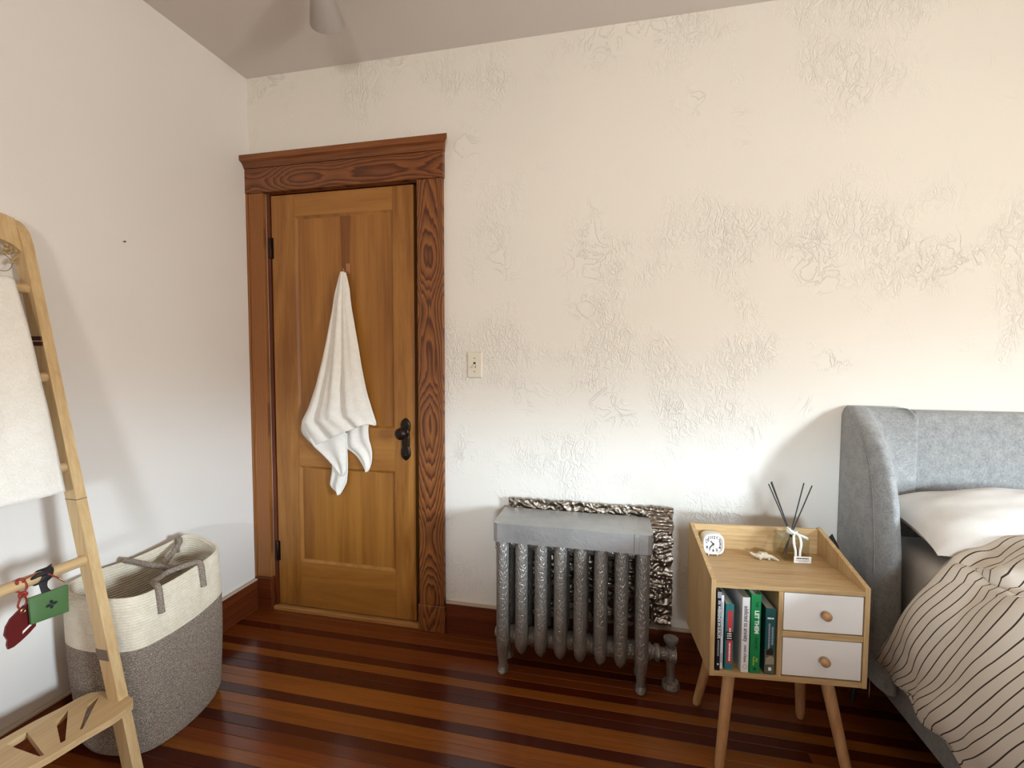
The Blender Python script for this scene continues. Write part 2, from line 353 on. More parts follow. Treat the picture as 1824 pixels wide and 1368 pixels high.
# ------------------------------------------------------------------ door and its trim
tr = root('trim_1', (0, 0, 0), kind='structure')
obj('side_casing', MB().box(.001, .093, -.024, 0, .165, 2.062, .003), m_casing_l, tr)
obj('back_band', MB().box(.001, .012, -.028, -.024, .165, 2.062, .0015), m_casing_l, tr)
obj('side_casing', MB().box(.890, 1.012, -.024, 0, .125, 2.062, .003), m_casing, tr)
obj('plinth_block', MB().box(.001, .097, -.030, 0, 0, .165, .003), m_base, tr)
obj('plinth_block', MB().box(.886, 1.018, -.030, 0, 0, .125, .003), m_casing, tr)
obj('head_casing', MB().box(-.001, 1.016, -.030, 0, 2.062, 2.178, .003), m_head, tr)
prof = [(0, 2.178), (-.034, 2.178), (-.036, 2.186), (-.046, 2.200), (-.060, 2.207), (-.062, 2.212), (-.062, 2.230), (-.058, 2.233), (0, 2.233)]
cw = MB(); n = len(prof)
cw.v = [(-.001, a, b) for a, b in prof]+[(1.016+max(0, -a-.030), a, b) for a, b in prof]
cw.f = [tuple(range(n)), tuple(range(n, 2*n))[::-1]]+[(i, (i+1) % n, n+(i+1) % n, n+i) for i in range(n)]
obj('crown_moulding', cw, m_crown, tr)
obj('jamb', MB().box(.1, .118, -.006, .12, 0, 2.062), m_jamb, tr)
obj('jamb', MB().box(.893, .905, -.002, .12, 0, 2.062), m_jamb, tr)
obj('jamb', MB().box(.118, .888, .0, .12, 2.058, 2.075), m_jamb, tr)
obj('door_stop', MB().box(.118, .128, .04, .10, .02, 2.058).box(.878, .888, .04, .10, .02, 2.058).box(.128, .878, .04, .10, 2.046, 2.058), m_jamb, tr)
obj('threshold', MB().box(.1, .892, -.022, .12, 0, .020, .003), m_thresh, tr)
dr = root('door_1', (.122, -.004, .027), kind='structure')
A, B, D0, D1, dt = .124, .866, .028, 2.050, .035
dy0, dy1 = -.004, .031
SL, SR = .252, .762
obj('stile', MB().box(A, SL, dy0, dy1, D0, D1, .0015), m_stile, dr)
obj('stile', MB().box(SR, B, dy0, dy1, D0, D1, .0015), m_stile, dr)
obj('rail', MB().box(SL+.0005, SR-.0005, dy0+.0004, dy1, 1.945, D1, .0015), m_rail, dr)
obj('rail', MB().box(SL+.0005, SR-.0005, dy0+.0004, dy1, .735, .938, .0015), m_rail, dr)
obj('rail', MB().box(SL+.0005, SR-.0005, dy0+.0004, dy1, D0, .255, .0015), m_rail, dr)
for (a, b) in ((.938, 1.945), (.255, .735)):
    pn = obj('panel', MB().box(SL-.004, SR+.004, .006, .020, a-.004, b+.004), m_panel, dr)
    q = MB()   # sloped sticking round the recessed panel
    e = .010
    o_ = [(SL, dy0+.001, a), (SR, dy0+.001, a), (SR, dy0+.001, b), (SL, dy0+.001, b)]
    i_ = [(SL+e, .0055, a+e), (SR-e, .0055, a+e), (SR-e, .0055, b-e), (SL+e, .0055, b-e)]
    i2 = [(x+d[0]*.004, .0062, z+d[1]*.004) for (x, y_, z), d in zip(i_, ((1,1),(-1,1),(-1,-1),(1,-1)))]
    q.add(o_+i_+i2, [(i, (i+1) % 4, 4+(i+1) % 4, 4+i) for i in range(4)]+[(4+i, 4+(i+1) % 4, 8+(i+1) % 4, 8+i) for i in range(4)])
    obj('panel_moulding', q, m_stile, pn)
m_stain = veneer('birch_dark_streak', lin((138, 84, 30)), lin((108, 60, 16)), 'x', 'z', .36, 42, 2.2, .6)
obj('dark_streak', MB().add([(.490, .0055, 1.935), (.545, .0055, 1.935), (.534, .0055, 1.66), (.497, .0055, 1.66)], [(0, 1, 2, 3)]), m_stain, dr)
for z in (1.80, .30):
    h = obj('hinge', MB().lathe((.121, -.010, z-.05), (0, 0, 1), [(0, .004), (.003, .0062), (.097, .0062), (.1, .004)], 10), m_bronze, dr, smooth=True, angle=40)
    obj('hinge_leaf', MB().box(.108, .134, -.0065, -.0045, z-.05, z+.05), m_bronze, h)
# escutcheon and knob
def outline(z0, z1, wtab, n=40):
    L = [(interp(wtab, i/n), z0+(z1-z0)*i/n) for i in range(n+1)]
    return L
ez0, ez1, ex = .792, .990, .820
wt = [(0, .004), (.06, .018), (.14, .025), (.24, .024), (.32, .019), (.5, .0215), (.66, .019), (.74, .024), (.86, .025), (.94, .018), (1, .004)]
ol = outline(ez0, ez1, wt)
es = MB()
def esf(u, v):
    hw = interp(wt, v); z = ez0+(ez1-ez0)*v; a = math.pi*(u); x = -math.cos(a)*hw
    return (ex+x, dy0-.001-.009*math.sin(a)**.6*min(1, hw/.02), z)
es.grid(12, 60, esf)
esc = obj('escutcheon', es, m_iron, dr, smooth=True)
obj('rose', MB().lathe((ex, dy0-.008, .923), (0, -1, 0), [(0, .022), (.004, .022), (.008, .016), (.009, 0)], 24), m_iron, esc, smooth=True, angle=40)
obj('knob', MB().lathe((ex-.001, dy0-.010, .923), (0, -1, 0), [(0, .010), (.018, .009), (.026, .014), (.032, .023), (.040, .0275), (.048, .027), (.054, .021), (.057, .010), (.058, 0)], 28), m_iron, esc, smooth=True)
obj('keyhole_cover', MB().lathe((ex+.001, dy0-.010, .818), (0, -1, 0), [(0, .009), (.003, .008), (.004, 0)], 16), m_iron, esc, smooth=True)
# ------------------------------------------------------------------ light switch, nail, ceiling lamp
sw = root('light_switch', (1.154, 0, 1.238), label='ivory single toggle light switch on the back wall right of the door', cat='light switch')
q = MB(); a, b, c, d = 1.119, 1.189, 1.179, 1.297
q.add([(a, 0, c), (b, 0, c), (b, 0, d), (a, 0, d), (a+.005, -.007, c+.005), (b-.005, -.007, c+.005), (b-.005, -.007, d-.005), (a+.005, -.007, d-.005)],
      [(0, 1, 5, 4), (1, 2, 6, 5), (2, 3, 7, 6), (3, 0, 4, 7), (4, 5, 6, 7), (3, 2, 1, 0)])
pl = obj('cover_plate', q, m_switch, sw)
obj('toggle_slot', MB().box(1.149, 1.159, -.0078, -.0068, 1.225, 1.250), m_dark, sw)
obj('toggle', MB().hexa([(1.1505, -.006, 1.232), (1.1575, -.006, 1.232), (1.1575, -.006, 1.244), (1.1505, -.006, 1.244), (1.151, -.020, 1.224), (1.157, -.020, 1.224), (1.157, -.020, 1.231), (1.151, -.020, 1.231)]), m_switch, sw)
for z in (1.268, 1.208): obj('screw', MB().lathe((1.154, -.0065, z), (0, -1, 0), [(0, .003), (.001, .003), (.0018, .001)], 10), m_screw, sw)
tag(obj('nail', MB().lathe((0, -.62, 1.69), (1, -.2, -.1), [(-.003, .0012), (.010, .0012), (.0102, .003), (.012, .0028)], 8), m_bronze), 'small dark nail sticking out of the left wall', 'nail')
cl = root('ceiling_lamp', (.72, -.44, H), label='frosted bell shaped ceiling lamp shade at the top edge of the photo', cat='lamp')
obj('canopy', MB().lathe((.74, -.50, H+.002), (0, 0, -1), [(0, .055), (.012, .055), (.022, .03), (.024, 0)], 28), m_lamp, cl, smooth=True, angle=40)
obj('arm', MB().tube([(.74, -.50, H-.02), (.735, -.48, H-.06), (.728, -.46, H-.075)], .008), m_lamp, cl, smooth=True)
sh = MB(); P0 = Vector((.742, -.50, H-.05)); ax_ = Vector((-.30, .80, -.42)).normalized()
sh.tube([P0+ax_*d for d in (0, .02, .05, .08, .11, .13, .13, .11)], [.02, .032, .042, .050, .058, .062, .058, .050], 28, caps=True)
obj('shade', sh, m_lamp, cl, smooth=True, angle=50)

# ------------------------------------------------------------------ towel hanging on the door
tw = root('hand_towel', (.52, -.05, .62), label='white terry towel hanging by its corner from a hook on the wooden door', cat='towel')
def sheet(left, right, n, mfun, nu=28):
    Lf, Rf, q = left, right, MB()      # edge curves as (x, z) in metres
    def fn(u, v):
        a = catmull(Lf, v); b = catmull(Rf, v); x = a[0]+(b[0]-a[0])*u; z = a[1]+(b[1]-a[1])*u
        return (x, mfun(u, v), z)
    return q.grid(nu, n, fn)
fr = sheet([(0.5040, 1.6690),(0.4760, 1.5740),(0.4510, 1.4450),(0.4150, 1.2870),(0.3760, 1.1550),(0.3340, 1.0410),(0.2960, 0.9700),(0.2860, 0.9160),(0.3160, 0.8760),(0.3550, 0.8450)],
           [(0.5280, 1.6700),(0.5490, 1.5980),(0.5620, 1.5000),(0.5890, 1.3650),(0.6100, 1.2360),(0.6340, 1.1190),(0.6580, 1.0410),(0.6780, 0.9820),(0.6830, 0.9580),(0.6740, 0.9530)], 70,
           lambda u, v: -.016 - (.030*(1-abs(2*u-1)**2.4)*(.35+.65*min(1, v*1.6)) + (.010*math.sin(u*17+1.2*v)+.006*math.sin(u*31-2*v))*min(1, v*2)*(1-abs(2*u-1)**4)) - .012*min(1, v*3) + .003*noise.noise((u*6, v*14, 1)), nu=44)
# lower hem of the front layer
hem = [(0.3550, 0.8450),(0.4150, 0.8690),(0.4700, 0.8930),(0.5230, 0.9160),(0.5730, 0.9350),(0.6110, 0.9510),(0.6460, 0.9600),(0.6740, 0.9530)]
nrow = 45
for j in range(71):
    t = max(0, (j/70-.70)/.30); t = t*t*(3-2*t)
    for i in range(nrow):
        x, yv, z = fr.v[j*nrow+i]; hx, hz = catmull(hem, i/44)
        zt = fr.v[int(.70*70)*nrow+i][2]; xt = fr.v[int(.70*70)*nrow+i][0]
        if j/70 > .70:
            s_ = (j/70-.70)/.30
            if 0 < i < 44: fr.v[j*nrow+i] = (xt+(hx-xt)*s_, yv, zt+(hz-zt)*s_)
solid(obj('front_layer', fr, m_terry, tw, smooth=True), .005)
lt = sheet([(0.3310, 0.8900),(0.3540, 0.8400),(0.3990, 0.7980),(0.4370, 0.7600),(0.4380, 0.7220),(0.4300, 0.6780),(0.4280, 0.6560),(0.4410, 0.6380),(0.4750, 0.6110)],
           [(0.5230, 0.9130),(0.5220, 0.8650),(0.5230, 0.8230),(0.5240, 0.7800),(0.5230, 0.7320),(0.5200, 0.7000),(0.5160, 0.6730),(0.5010, 0.6420),(0.4780, 0.6110)], 44,
           lambda u, v: -.014 - .010*(1-abs(2*u-1)**2) - .006*math.sin(u*9+v*4)*(1-abs(2*u-1)**4))
solid(obj('hanging_corner', lt, m_terry, tw, smooth=True), .004)
lf = sheet([(0.3310, 0.8790),(0.3580, 0.8420),(0.3900, 0.8170),(0.4260, 0.7860),(0.4550, 0.7580),(0.4760, 0.7350),(0.4930, 0.7170),(0.5020, 0.7090)],
           [(0.5240, 0.9450),(0.5220, 0.9050),(0.5220, 0.8650),(0.5230, 0.8260),(0.5240, 0.7910),(0.5240, 0.7590),(0.5200, 0.7260),(0.5080, 0.7070)], 36,
           lambda u, v: -.030 - .010*math.sin(math.pi*u)*(1-.5*v) - .006*math.sin(u*8+2))
solid(obj('folded_flap', lf, m_terry, tw, smooth=True), .004)
rc = sheet([(0.5240, 0.9670),(0.5230, 0.8920),(0.5190, 0.8410),(0.5450, 0.8210),(0.5710, 0.8010),(0.5910, 0.7760),(0.6080, 0.7500),(0.6190, 0.7320)],
           [(0.6490, 0.9810),(0.6340, 0.9440),(0.6360, 0.8890),(0.6470, 0.8470),(0.6510, 0.8130),(0.6480, 0.7760),(0.6370, 0.7460),(0.6250, 0.7300)], 36,
           lambda u, v: -.012 - .008*(1-abs(2*u-1)**2) - .007*math.sin(u*10-v*5)*(1-abs(2*u-1)**4))
solid(obj('hanging_corner', rc, m_terry, tw, smooth=True), .005)
hk = root('towel_hook', (.527, -.004, 1.70), label='small copper coloured hook stuck on the door above the white towel', cat='hook')
obj('hook_plate', MB().box(.520, .540, .0005, .0055, 1.662, 1.712, .002), m_copper, hk)
obj('hook_prong', MB().tube([(.530, .001, 1.672), (.528, -.02, 1.668), (.526, -.03, 1.674), (.526, -.031, 1.683)], .003, 8), m_copper, hk, smooth=True)

# ------------------------------------------------------------------ radiator
ra = root('radiator', (1.607, -.16, 0), label='silver painted cast iron column radiator standing against the back wall', cat='radiator')
NS, X0, SP = 8, 1.338, .0772
def column(cx_, cy_, zb, zt, leg, hw=.0265, hd=.040):
    sec = [(-1, .0), (-.86, -.55), (-.45, -.88), (0, -1.), (.45, -.88), (.86, -.55), (1, 0), (.86, .55), (.45, .88), (0, 1.), (-.45, .88), (-.86, .55)]
    rows = [(zt, .9), (zt-.03, 1.), (.20, 1.), (.145, 1.06), (.115, .92), (.095, .60), (zb, .12)]
    if leg: rows = [(zt, .9), (zt-.03, 1.), (.20, 1.), (.14, 1.02), (.10, .9), (.06, .72), (.03, .62), (.022, .66), (.015, .8), (.004, .85), (0, .7)]
    q = MB(); n = len(sec)
    for z, s_ in rows: q.v += [(cx_+a*hw*s_, cy_+b*hd*s_, z) for a, b in sec]
    for j in range(len(rows)-1):
        for i in range(n): q.f.append((j*n+i, j*n+(i+1) % n, (j+1)*n+(i+1) % n, (j+1)*n+i))
    q.f += [tuple(range(n)), tuple(range((len(rows)-1)*n, len(rows)*n))]
    return q
for i in range(NS):
    x = X0+i*SP; leg = i in (0, NS-1)
    s_ = obj('section', column(x, -.215, .080, .5465, leg), m_silver, ra, smooth=True, angle=50)
    obj('rear_column', column(x, -.115, .080, .5465, leg), m_silver, s_, smooth=True, angle=50)
for i in range(NS-1):
    x = X0+(i+.5)*SP
    obj('hub', MB().lathe((x-.030, -.165, .128), (1, 0, 0), [(0, .026), (.012, .036), (.028, .038), (.029, .035), (.031, .035), (.032, .038), (.048, .036), (.060, .026)], 20), m_silver, ra, smooth=True, angle=30)
obj('upper_hub', MB().lathe((X0-.01, -.165, .515), (1, 0, 0), [(0, .024), (NS*SP-.04, .024)], 16), m_silver, ra, smooth=True, angle=40)
obj('end_plug', MB().lathe((X0-.045, -.165, .128), (1, 0, 0), [(0, .0), (.001, .020), (.012, .020), (.014, .034), (.030, .036)], 16), m_silver, ra, smooth=True, angle=30)
obj('end_plug', MB().lathe((X0-.042, -.165, .500), (1, 0, 0), [(0, .0), (.001, .022), (.016, .022), (.017, .03), (.034, .03)], 6), m_silver, ra)
v = obj('valve', MB().lathe((X0+NS*SP-.06, -.165, .128), (1, 0, 0), [(0, .032), (.02, .034), (.022, .026), (.034, .026), (.036, .032), (.052, .032), (.054, .022), (.085, .022), (.087, .03), (.115, .03), (.118, 0)], 18), m_silver, ra, smooth=True, angle=30)
obj('valve_stem', MB().lathe((X0+NS*SP+.035, -.165, .128), (0, 0, 1), [(0, .02), (.03, .018), (.031, .010), (.05, .010), (.051, .026), (.064, .028), (.066, 0)], 16), m_silver, v, smooth=True, angle=30)
obj('supply_pipe', MB().lathe((X0+NS*SP+.035, -.165, .118), (.02, -.02, -1), [(0, .022), (.02, .02), (.03, .016), (.095, .016), (.096, .03), (.108, .034), (.117, .034)], 16), m_silver, ra, smooth=True, angle=30)
cvr = root('radiator_cover', (1.607, -.16, .548), label='grey painted metal shelf cover lying on top of the radiator', cat='cover')
def tray(x0, x1, y0, y1, z0, z1, c, lip=0.):
    q = MB(); ring = [(x0, y1), (x0, y0+c), (x0+c*.3, y0+c*.3), (x0+c, y0), (x1-c, y0), (x1-c*.3, y0+c*.3), (x1, y0+c), (x1, y1)]
    return q.prism(ring, z0, z1)
obj('lid', tray(1.306, 1.860, -.262, -.055, .548, .622, .018), m_cover, cvr)
obj('lid_extension', tray(1.845, 1.912, -.2605, -.055, .5475, .6205, .018), m_cover, cvr)
obj('overlap_edge', MB().prism([(1.846, -.2635), (1.862, -.2635), (1.862, -.055), (1.846, -.055)], .548, .6228), m_cover, cvr)
fo = MB()
def ff(u, v_):
    x = 1.318+.688*u; z = .165+.492*v_
    w1, w2_ = noise.noise((x*9, z*9, 1)), noise.noise((x*9, z*9, 6))
    nz = .75*(1-abs(noise.noise((x*15+w1*2, z*24+w2_*2, 3)))*2)+.45*(1-abs(noise.noise((x*34+w2_*3, z*40, 8)))*2)+.2*noise.noise((x*80, z*80, 5))
    rag = .006*noise.noise((z*30, 2, 1)) if u > .98 else 0
    return (x+rag, -.026-.009*nz - (.0025*math.sin(z*420+2*w1) if x > 1.9 and z > .56 else 0), z + (.004*noise.noise((x*30, 4, 4)) if v_ > .98 else 0))
fo.grid(190, 140, ff)
tag(solid(obj('foil_panel', fo, m_foil), .008, 1), 'crumpled silver foil covered board between the radiator and the wall', 'foil board')

# ------------------------------------------------------------------ nightstand
NR = math.radians(5); NO = Vector((2.057, -.553, 0))
ns = root('nightstand', NO, NR, label='oak coloured nightstand with white drawers, open book shelf and splayed legs', cat='nightstand')
W_, Dp, T = .434, .285, .013
def sidep(u0, u1):
    q = MB(); pts = [(0, .315), (Dp, .315), (Dp, .686), (Dp-.012, .686), (0, .611)]
    n = len(pts); q.v = [(u0, a, b) for a, b in pts]+[(u1, a, b) for a, b in pts]
    q.f = [tuple(range(n)), tuple(range(n, 2*n))[::-1]]+[(i, (i+1) % n, n+(i+1) % n, n+i) for i in range(n)]; return q
N = lambda nm, mb, mt, par=ns, **k: obj(nm, mb, mt, par, world=False, **k)
N('side_panel', sidep(0, T), m_oak_z); N('side_panel', sidep(W_-T, W_), m_oak_z)
N('top_board', MB().box(T, W_-T, .001, Dp-.012, .586, .600, .001), m_oak_x)
N('back_rim', MB().box(T, W_-T, Dp-.012, Dp, .315, .684, .001), m_oak_x)
N('bottom_board', MB().box(T, W_-T, .001, Dp-.012, .315, .331, .001), m_oak_x)
N('divider', MB().box(.189, .202, .001, Dp-.012, .331, .586, .001), m_oak_z)
N('drawer_rail', MB().box(.202, W_-T, .001, Dp-.02, .451, .468, .001), m_oak_x)
for za, zb in ((.471, .583), (.335, .448)):
    d = N('drawer', MB().box(.2045, W_-T-.0025, .003, .016, za, zb, .001).box(.208, W_-T-.006, .016, Dp-.03, za+.008, zb-.02), m_white)
    zc = (za+zb)/2; uc = .2045+(W_-T-.0025-.2045)/2+.003
    N('knob', MB().lathe((uc, .003, zc), (0, -1, 0), [(0, .006), (.006, .006), (.010, .010), (.016, .0135), (.021, .0125), (.025, .008), (.027, 0)], 20), m_knob, d, smooth=True)
for (a, b) in (((.082, .072), (.043, .028)), ((.355, .072), (.407, .010)), ((.082, .225), (.045, .308)), ((.355, .225), (.392, .288))):
    pts = [Vector((a[0], a[1], .316)), Vector((b[0], b[1], .004)), Vector((b[0], b[1], 0))]
    N('leg', MB().tube([pts[0], pts[0].lerp(pts[1], .96), pts[1], pts[2]], [.0185, .0145, .0125, .011], 16), m_beech, smooth=True, angle=40)
# books
def book(name, u0, u1, depth_in, z0, z1, v0, cover, label, lean=0., pages=True):
    loc = NO+Matrix.Rotation(NR, 3, 'Z') @ Vector(((u0+u1)/2, v0, z0))
    b = root(name, loc, NR, label=label, cat='book', group='books in the nightstand'); ROOTLOC[b.name] = Vector((0, 0, 0))
    b.rotation_euler = (0, lean, NR); w2 = (u1-u0)/2; h = z1-z0
    q = MB().box(-w2, w2, 0, .0018, 0, h, .0008, 1).box(-w2, -w2+.0014, .0018, depth_in, 0, h).box(w2-.0014, w2, .0018, depth_in, 0, h)
    obj('cover', q, cover, b, world=False)
    obj('pages', MB().box(-w2+.0014, w2-.0014, .0018, depth_in-.004, .003, h-.004), m_paperblock, b, world=False)
    return b, w2, h
def spine(b, body, size, mat, x, z, bold=0., sx=1., flat=False):
    Mx = Matrix.Translation((x, -.0003, z)) @ Matrix.Rotation(math.pi/2, 4, 'X')
    if not flat: Mx = Mx @ Matrix.Rotation(-math.pi/2, 4, 'Z')
    return text(body, size, mat, b, Mx, bold=bold, sx=sx)
def marks(par, x, z0, z1, wd, mat, flat=False, seed=1, yy=-.0004):
    rnd = random.Random(seed); q = MB(); p = z0
    while p < z1:
        L = min(rnd.uniform(.35, 1.1)*wd*1.6, z1-p)
        if flat: q.box(p, p+L*.8, yy, yy+.0005, x-wd/2, x+wd/2)
        else: q.box(x-wd/2, x+wd/2, yy, yy+.0005, p, p+L*.8)
        p += L
    return obj('print_line', q, mat, par, world=False)
m_paperblock = plain('page_block', lin((214, 204, 188)), .8)
mk = lambda nm, c, r=.45: plain(nm, lin(c), r)
m_bk, m_bw, m_teal, m_lred, m_gw, m_grn, m_dteal = mk('book_black', (24, 22, 22)), mk('book_white', (238, 238, 240)), mk('book_teal', (44, 118, 118)), mk('book_red_label', (196, 62, 70)), mk('book_cool_white', (226, 222, 218)), mk('book_green', (22, 128, 68)), mk('book_dark_teal', (30, 78, 78))
m_tw, m_ty, m_td, m_tg = mk('print_white', (240, 240, 236)), mk('print_yellow', (214, 204, 60)), mk('print_dark', (36, 30, 30)), mk('print_grey', (150, 150, 156))
m_tgr = mk('print_dark_green', (10, 66, 36))
b, w2, h = book('book', .018, .030, .19, .3312, .574, .002, m_bk, 'slim black travel book with white spine lettering, first from the left')
spine(b, '101 WEEKENDS IN EUROPE', .0105, m_tw, 0, h-.085, .0002, .92); marks(b, 0, .045, .095, .0045, m_tg, seed=2); obj('publisher_dot', MB().lathe((0, .0002, .02), (0, -1, 0), [(0, .0028), (.0005, .0028)], 14), m_tw, b, world=False)
obj('top_band', MB().box(-w2+.0005, w2-.0005, -.0004, .0002, h-.02, h-.001), m_tg, b, world=False)
b, w2, h = book('book', .031, .0405, .20, .3312, .558, .012, m_bw, 'very thin white book between the black and the teal book')
marks(b, 0, h-.125, h-.02, .0028, m_tg, seed=3); marks(b, 0, .02, .05, .0028, m_tg, seed=4)
b, w2, h = book('book', .0455, .0690, .20, .3312, .534, .010, m_teal, 'teal paperback with a long red label on its spine')
obj('red_label', MB().box(-.006, .0085, -.0006, .0004, .020, h-.020, .0002, 1), m_lred, b, world=False)
obj('black_band', MB().box(-.0105, .0112, -.0009, .0004, .092, .118, .0002, 1), m_bk, b, world=False)
spine(b, 'THE BOOK OF', .0066, m_tw, .0012, h-.046, .0001); marks(b, .0012, h-.098, h-.072, .0045, m_tw, seed=5, yy=-.0009); marks(b, .0012, .028, .085, .0045, m_tw, seed=6, yy=-.0009)
for zz_, sd in ((.112, 1), (.105, 2), (.098, 3)): marks(b, zz_, -.007, .007, .0036, m_tw, True, sd, -.0012)
b, w2, h = book('book', .0900, .1115, .21, .3312, .560, .004, m_gw, 'thick cool white book with black lower case title on the spine')
spine(b, 'addicted to anxiety', .0175, m_td, .0005, h-.080, .0001, .80); spine(b, "owen o'kane", .0125, m_td, .0005, .058, 0, .82)
obj('publisher_ring', MB().grid(24, 1, lambda u, v_: (.0005+(.0055+.0007*v_)*math.cos(2*math.pi*u), -.0004, .018+(.0055+.0007*v_)*math.sin(2*math.pi*u)), True), m_td, b, world=False)
b, w2, h = book('book', .1145, .1420, .205, .3312, .572, .003, m_grn, 'bright green hardcover with bold white capital title')
spine(b, 'THE', .009, m_tgr, .002, h-.030, .0002); spine(b, 'LET THEM', .0165, m_tw, .002, h-.084, .0006, .95); spine(b, 'THEORY', .0105, m_tgr, .002, h-.150, .0002)
spine(b, 'Mel', .0085, m_ty, .005, .042); spine(b, 'Robbins', .0085, m_ty, -.003, .038); obj('publisher_mark', MB().box(-.004, .004, -.0004, .0002, .010, .018), m_tgr, b, world=False)
b, w2, h = book('book', .1560, .1840, .20, .3312, .532, .004, m_dteal, 'dark teal paperback with a photo printed low on its spine, rightmost')
marks(b, h-.030, -.009, .009, .0045, m_tw, True, 8); marks(b, -.003, h-.125, h-.045, .0050, m_tg, seed=9); marks(b, .006, h-.110, h-.055, .0050, m_tg, seed=10)
obj('photo_print', MB().box(-w2+.0004, w2-.0004, -.0003, .0003, .003, .075), mk('book_photo_olive', (92, 92, 70)), b, world=False)
obj('photo_rock', MB().add([(-.012, -.0006, .03), (.012, -.0006, .032), (.012, -.0006, .052), (.003, -.0006, .058), (-.010, -.0006, .050)], [(0, 1, 2, 3, 4)]), mk('book_photo_sand', (150, 138, 116)), b, world=False)
obj('photo_tree', MB().add([(-.010, -.0007, .060), (.009, -.0007, .060), (.011, -.0007, .072), (.004, -.0007, .084), (-.004, -.0007, .078), (-.011, -.0007, .072)], [(0, 1, 2, 3, 4, 5)]), m_td, b, world=False)
obj('publisher_mark', MB().box(-.003, .005, -.0008, .0002, .012, .022), m_tw, b, world=False)

# alarm clock
NM = Matrix.Rotation(NR, 3, 'Z')
def nloc(u, v_, z): return NO+NM @ Vector((u, v_, z))
ck = root('alarm_clock', nloc(.062, .200, .600), math.radians(6), label='small white rounded square alarm clock on the nightstand', cat='clock'); ROOTLOC[ck.name] = Vector((0,0,0))
ck.rotation_euler = (math.radians(-4), 0, math.radians(6))
def sq(a, e=3.4):
    c, s_ = math.cos(a), math.sin(a); r = (abs(c)**e+abs(s_)**e)**(-1/e); return r*c, r*s_
CR, CZ = .0345, .0395
def loft(rings, n=48):    # rings: (y, radius)
    q = MB()
    for yv, r in rings:
        for i in range(n): a, b_ = sq(2*math.pi*i/n); q.v.append((a*r, yv, CZ+b_*r))
    for j in range(len(rings)-1):
        for i in range(n): q.f.append((j*n+i, j*n+(i+1) % n, (j+1)*n+(i+1) % n, (j+1)*n+i))
    q.f.append(tuple(range((len(rings)-1)*n, len(rings)*n))); return q
K = lambda nm, mb, mt, par=ck, **k_: obj(nm, mb, mt, par, world=False, **k_)
K('case', loft([(.006, CR*.80), (.0, CR*.84), (-.001, CR*.93), (.001, CR*.99), (.004, CR), (.030, CR*1.0), (.045, CR*.97), (.052, CR*.85), (.055, CR*.5), (.0555, .001)]), m_wplastic, smooth=True, angle=50)
fcm = MB(); nn = 48; fcm.v = [(0, .006, CZ)]+[(sq(2*math.pi*i/nn)[0]*CR*.81, .006, CZ+sq(2*math.pi*i/nn)[1]*CR*.81) for i in range(nn)]; fcm.f = [(0, 1+i, 1+(i+1) % nn) for i in range(nn)]
face = K('dial', fcm, m_wplastic)
for hnum in range(1, 13):
    a = math.radians(90-30*hnum); x, z = sq(a, 3.); r = CR*.63
    text(str(hnum), .0132, m_ink, face, Matrix.Translation((x*r, .0055, CZ+z*r)) @ Matrix.Rotation(math.pi/2, 4, 'X'), 'numeral', bold=.0004)
def hand(nm, ang, L, wd, yv, mt):
    a = math.radians(90-ang); d = Vector((math.cos(a), 0, math.sin(a))); p_ = Vector((-d.z, 0, d.x)); c = Vector((0, yv, CZ))
    pts = [c-d*.004+p_*wd, c-d*.004-p_*wd, c+d*L-p_*wd, c+d*L+p_*wd]; K(nm, MB().add(pts+[q_+Vector((0, .0006, 0)) for q_ in pts], [(0,1,2,3),(7,6,5,4),(0,1,5,4),(1,2,6,5),(2,3,7,6),(3,0,4,7)]), mt)
hand('hour_hand', 318, .0135, .0016, .0045, m_ink); hand('minute_hand', 222, .0180, .0016, .0040, m_ink); hand('second_hand', 152, .018, .0003, .0034, m_ink); hand('alarm_hand', 178, .013, .0004, .0050, m_gold)
K('hand_cap', MB().lathe((0, .0046, CZ), (0, -1, 0), [(0, .0025), (.002, .0025), (.0022, 0)], 12), m_ink)
for x in (-.015, .013): K('foot', MB().lathe((x, .008, .0075), (x*6, -.25, -1), [(0, .002), (.007, .0016), (.0078, .0015)], 8), m_wplastic)
# ceramic lizard-like figurine
fg = root('figurine', nloc(.222, .205, .600), NR, label='small off-white ceramic creature figurine lying on the nightstand', cat='figurine'); ROOTLOC[fg.name] = Vector((0,0,0))
FGm = Mat  # body grown from a skeleton
def skinned(name, verts, edges, mat, parent, lv=2, rootv=0):
    me = bpy.data.meshes.new(name); me.from_pydata([p for p, r in verts], edges, []); me.materials.append(mat)
    o = bpy.data.objects.new(name, me); C.objects.link(o); o.parent = parent
    o.modifiers.new('skin', 'SKIN'); sv = me.skin_vertices[0].data
    for i, (p, r) in enumerate(verts): sv[i].radius = (r, r); sv[i].use_root = (i == rootv)
    m = o.modifiers.new('sub', 'SUBSURF'); m.levels = lv; m.render_levels = lv
    for p in me.polygons: p.use_smooth = True
    o.modifiers['skin'].use_smooth_shade = True
    return o
V = [((0, 0, .012), .0105), ((-.012, 0, .011), .010), ((-.024, -.002, .009), .0072), ((-.034, .002, .012), .0052), ((-.043, .004, .018), .0028),
     ((.012, -.001, .012), .0092), ((.022, -.006, .010), .0065), ((.031, -.014, .007), .0045), ((.040, -.022, .004), .0025),
     ((-.016, -.010, .006), .0048), ((-.016, -.018, .003), .0034), ((.010, -.011, .006), .0045), ((.013, -.019, .003), .003), ((-.010, .011, .005), .004), ((.012, .010, .005), .004)]
Ed = [(0,1),(1,2),(2,3),(3,4),(0,5),(5,6),(6,7),(7,8),(1,9),(9,10),(5,11),(11,12),(1,13),(5,14)]
skinned('body', V, Ed, m_ceramic, fg)
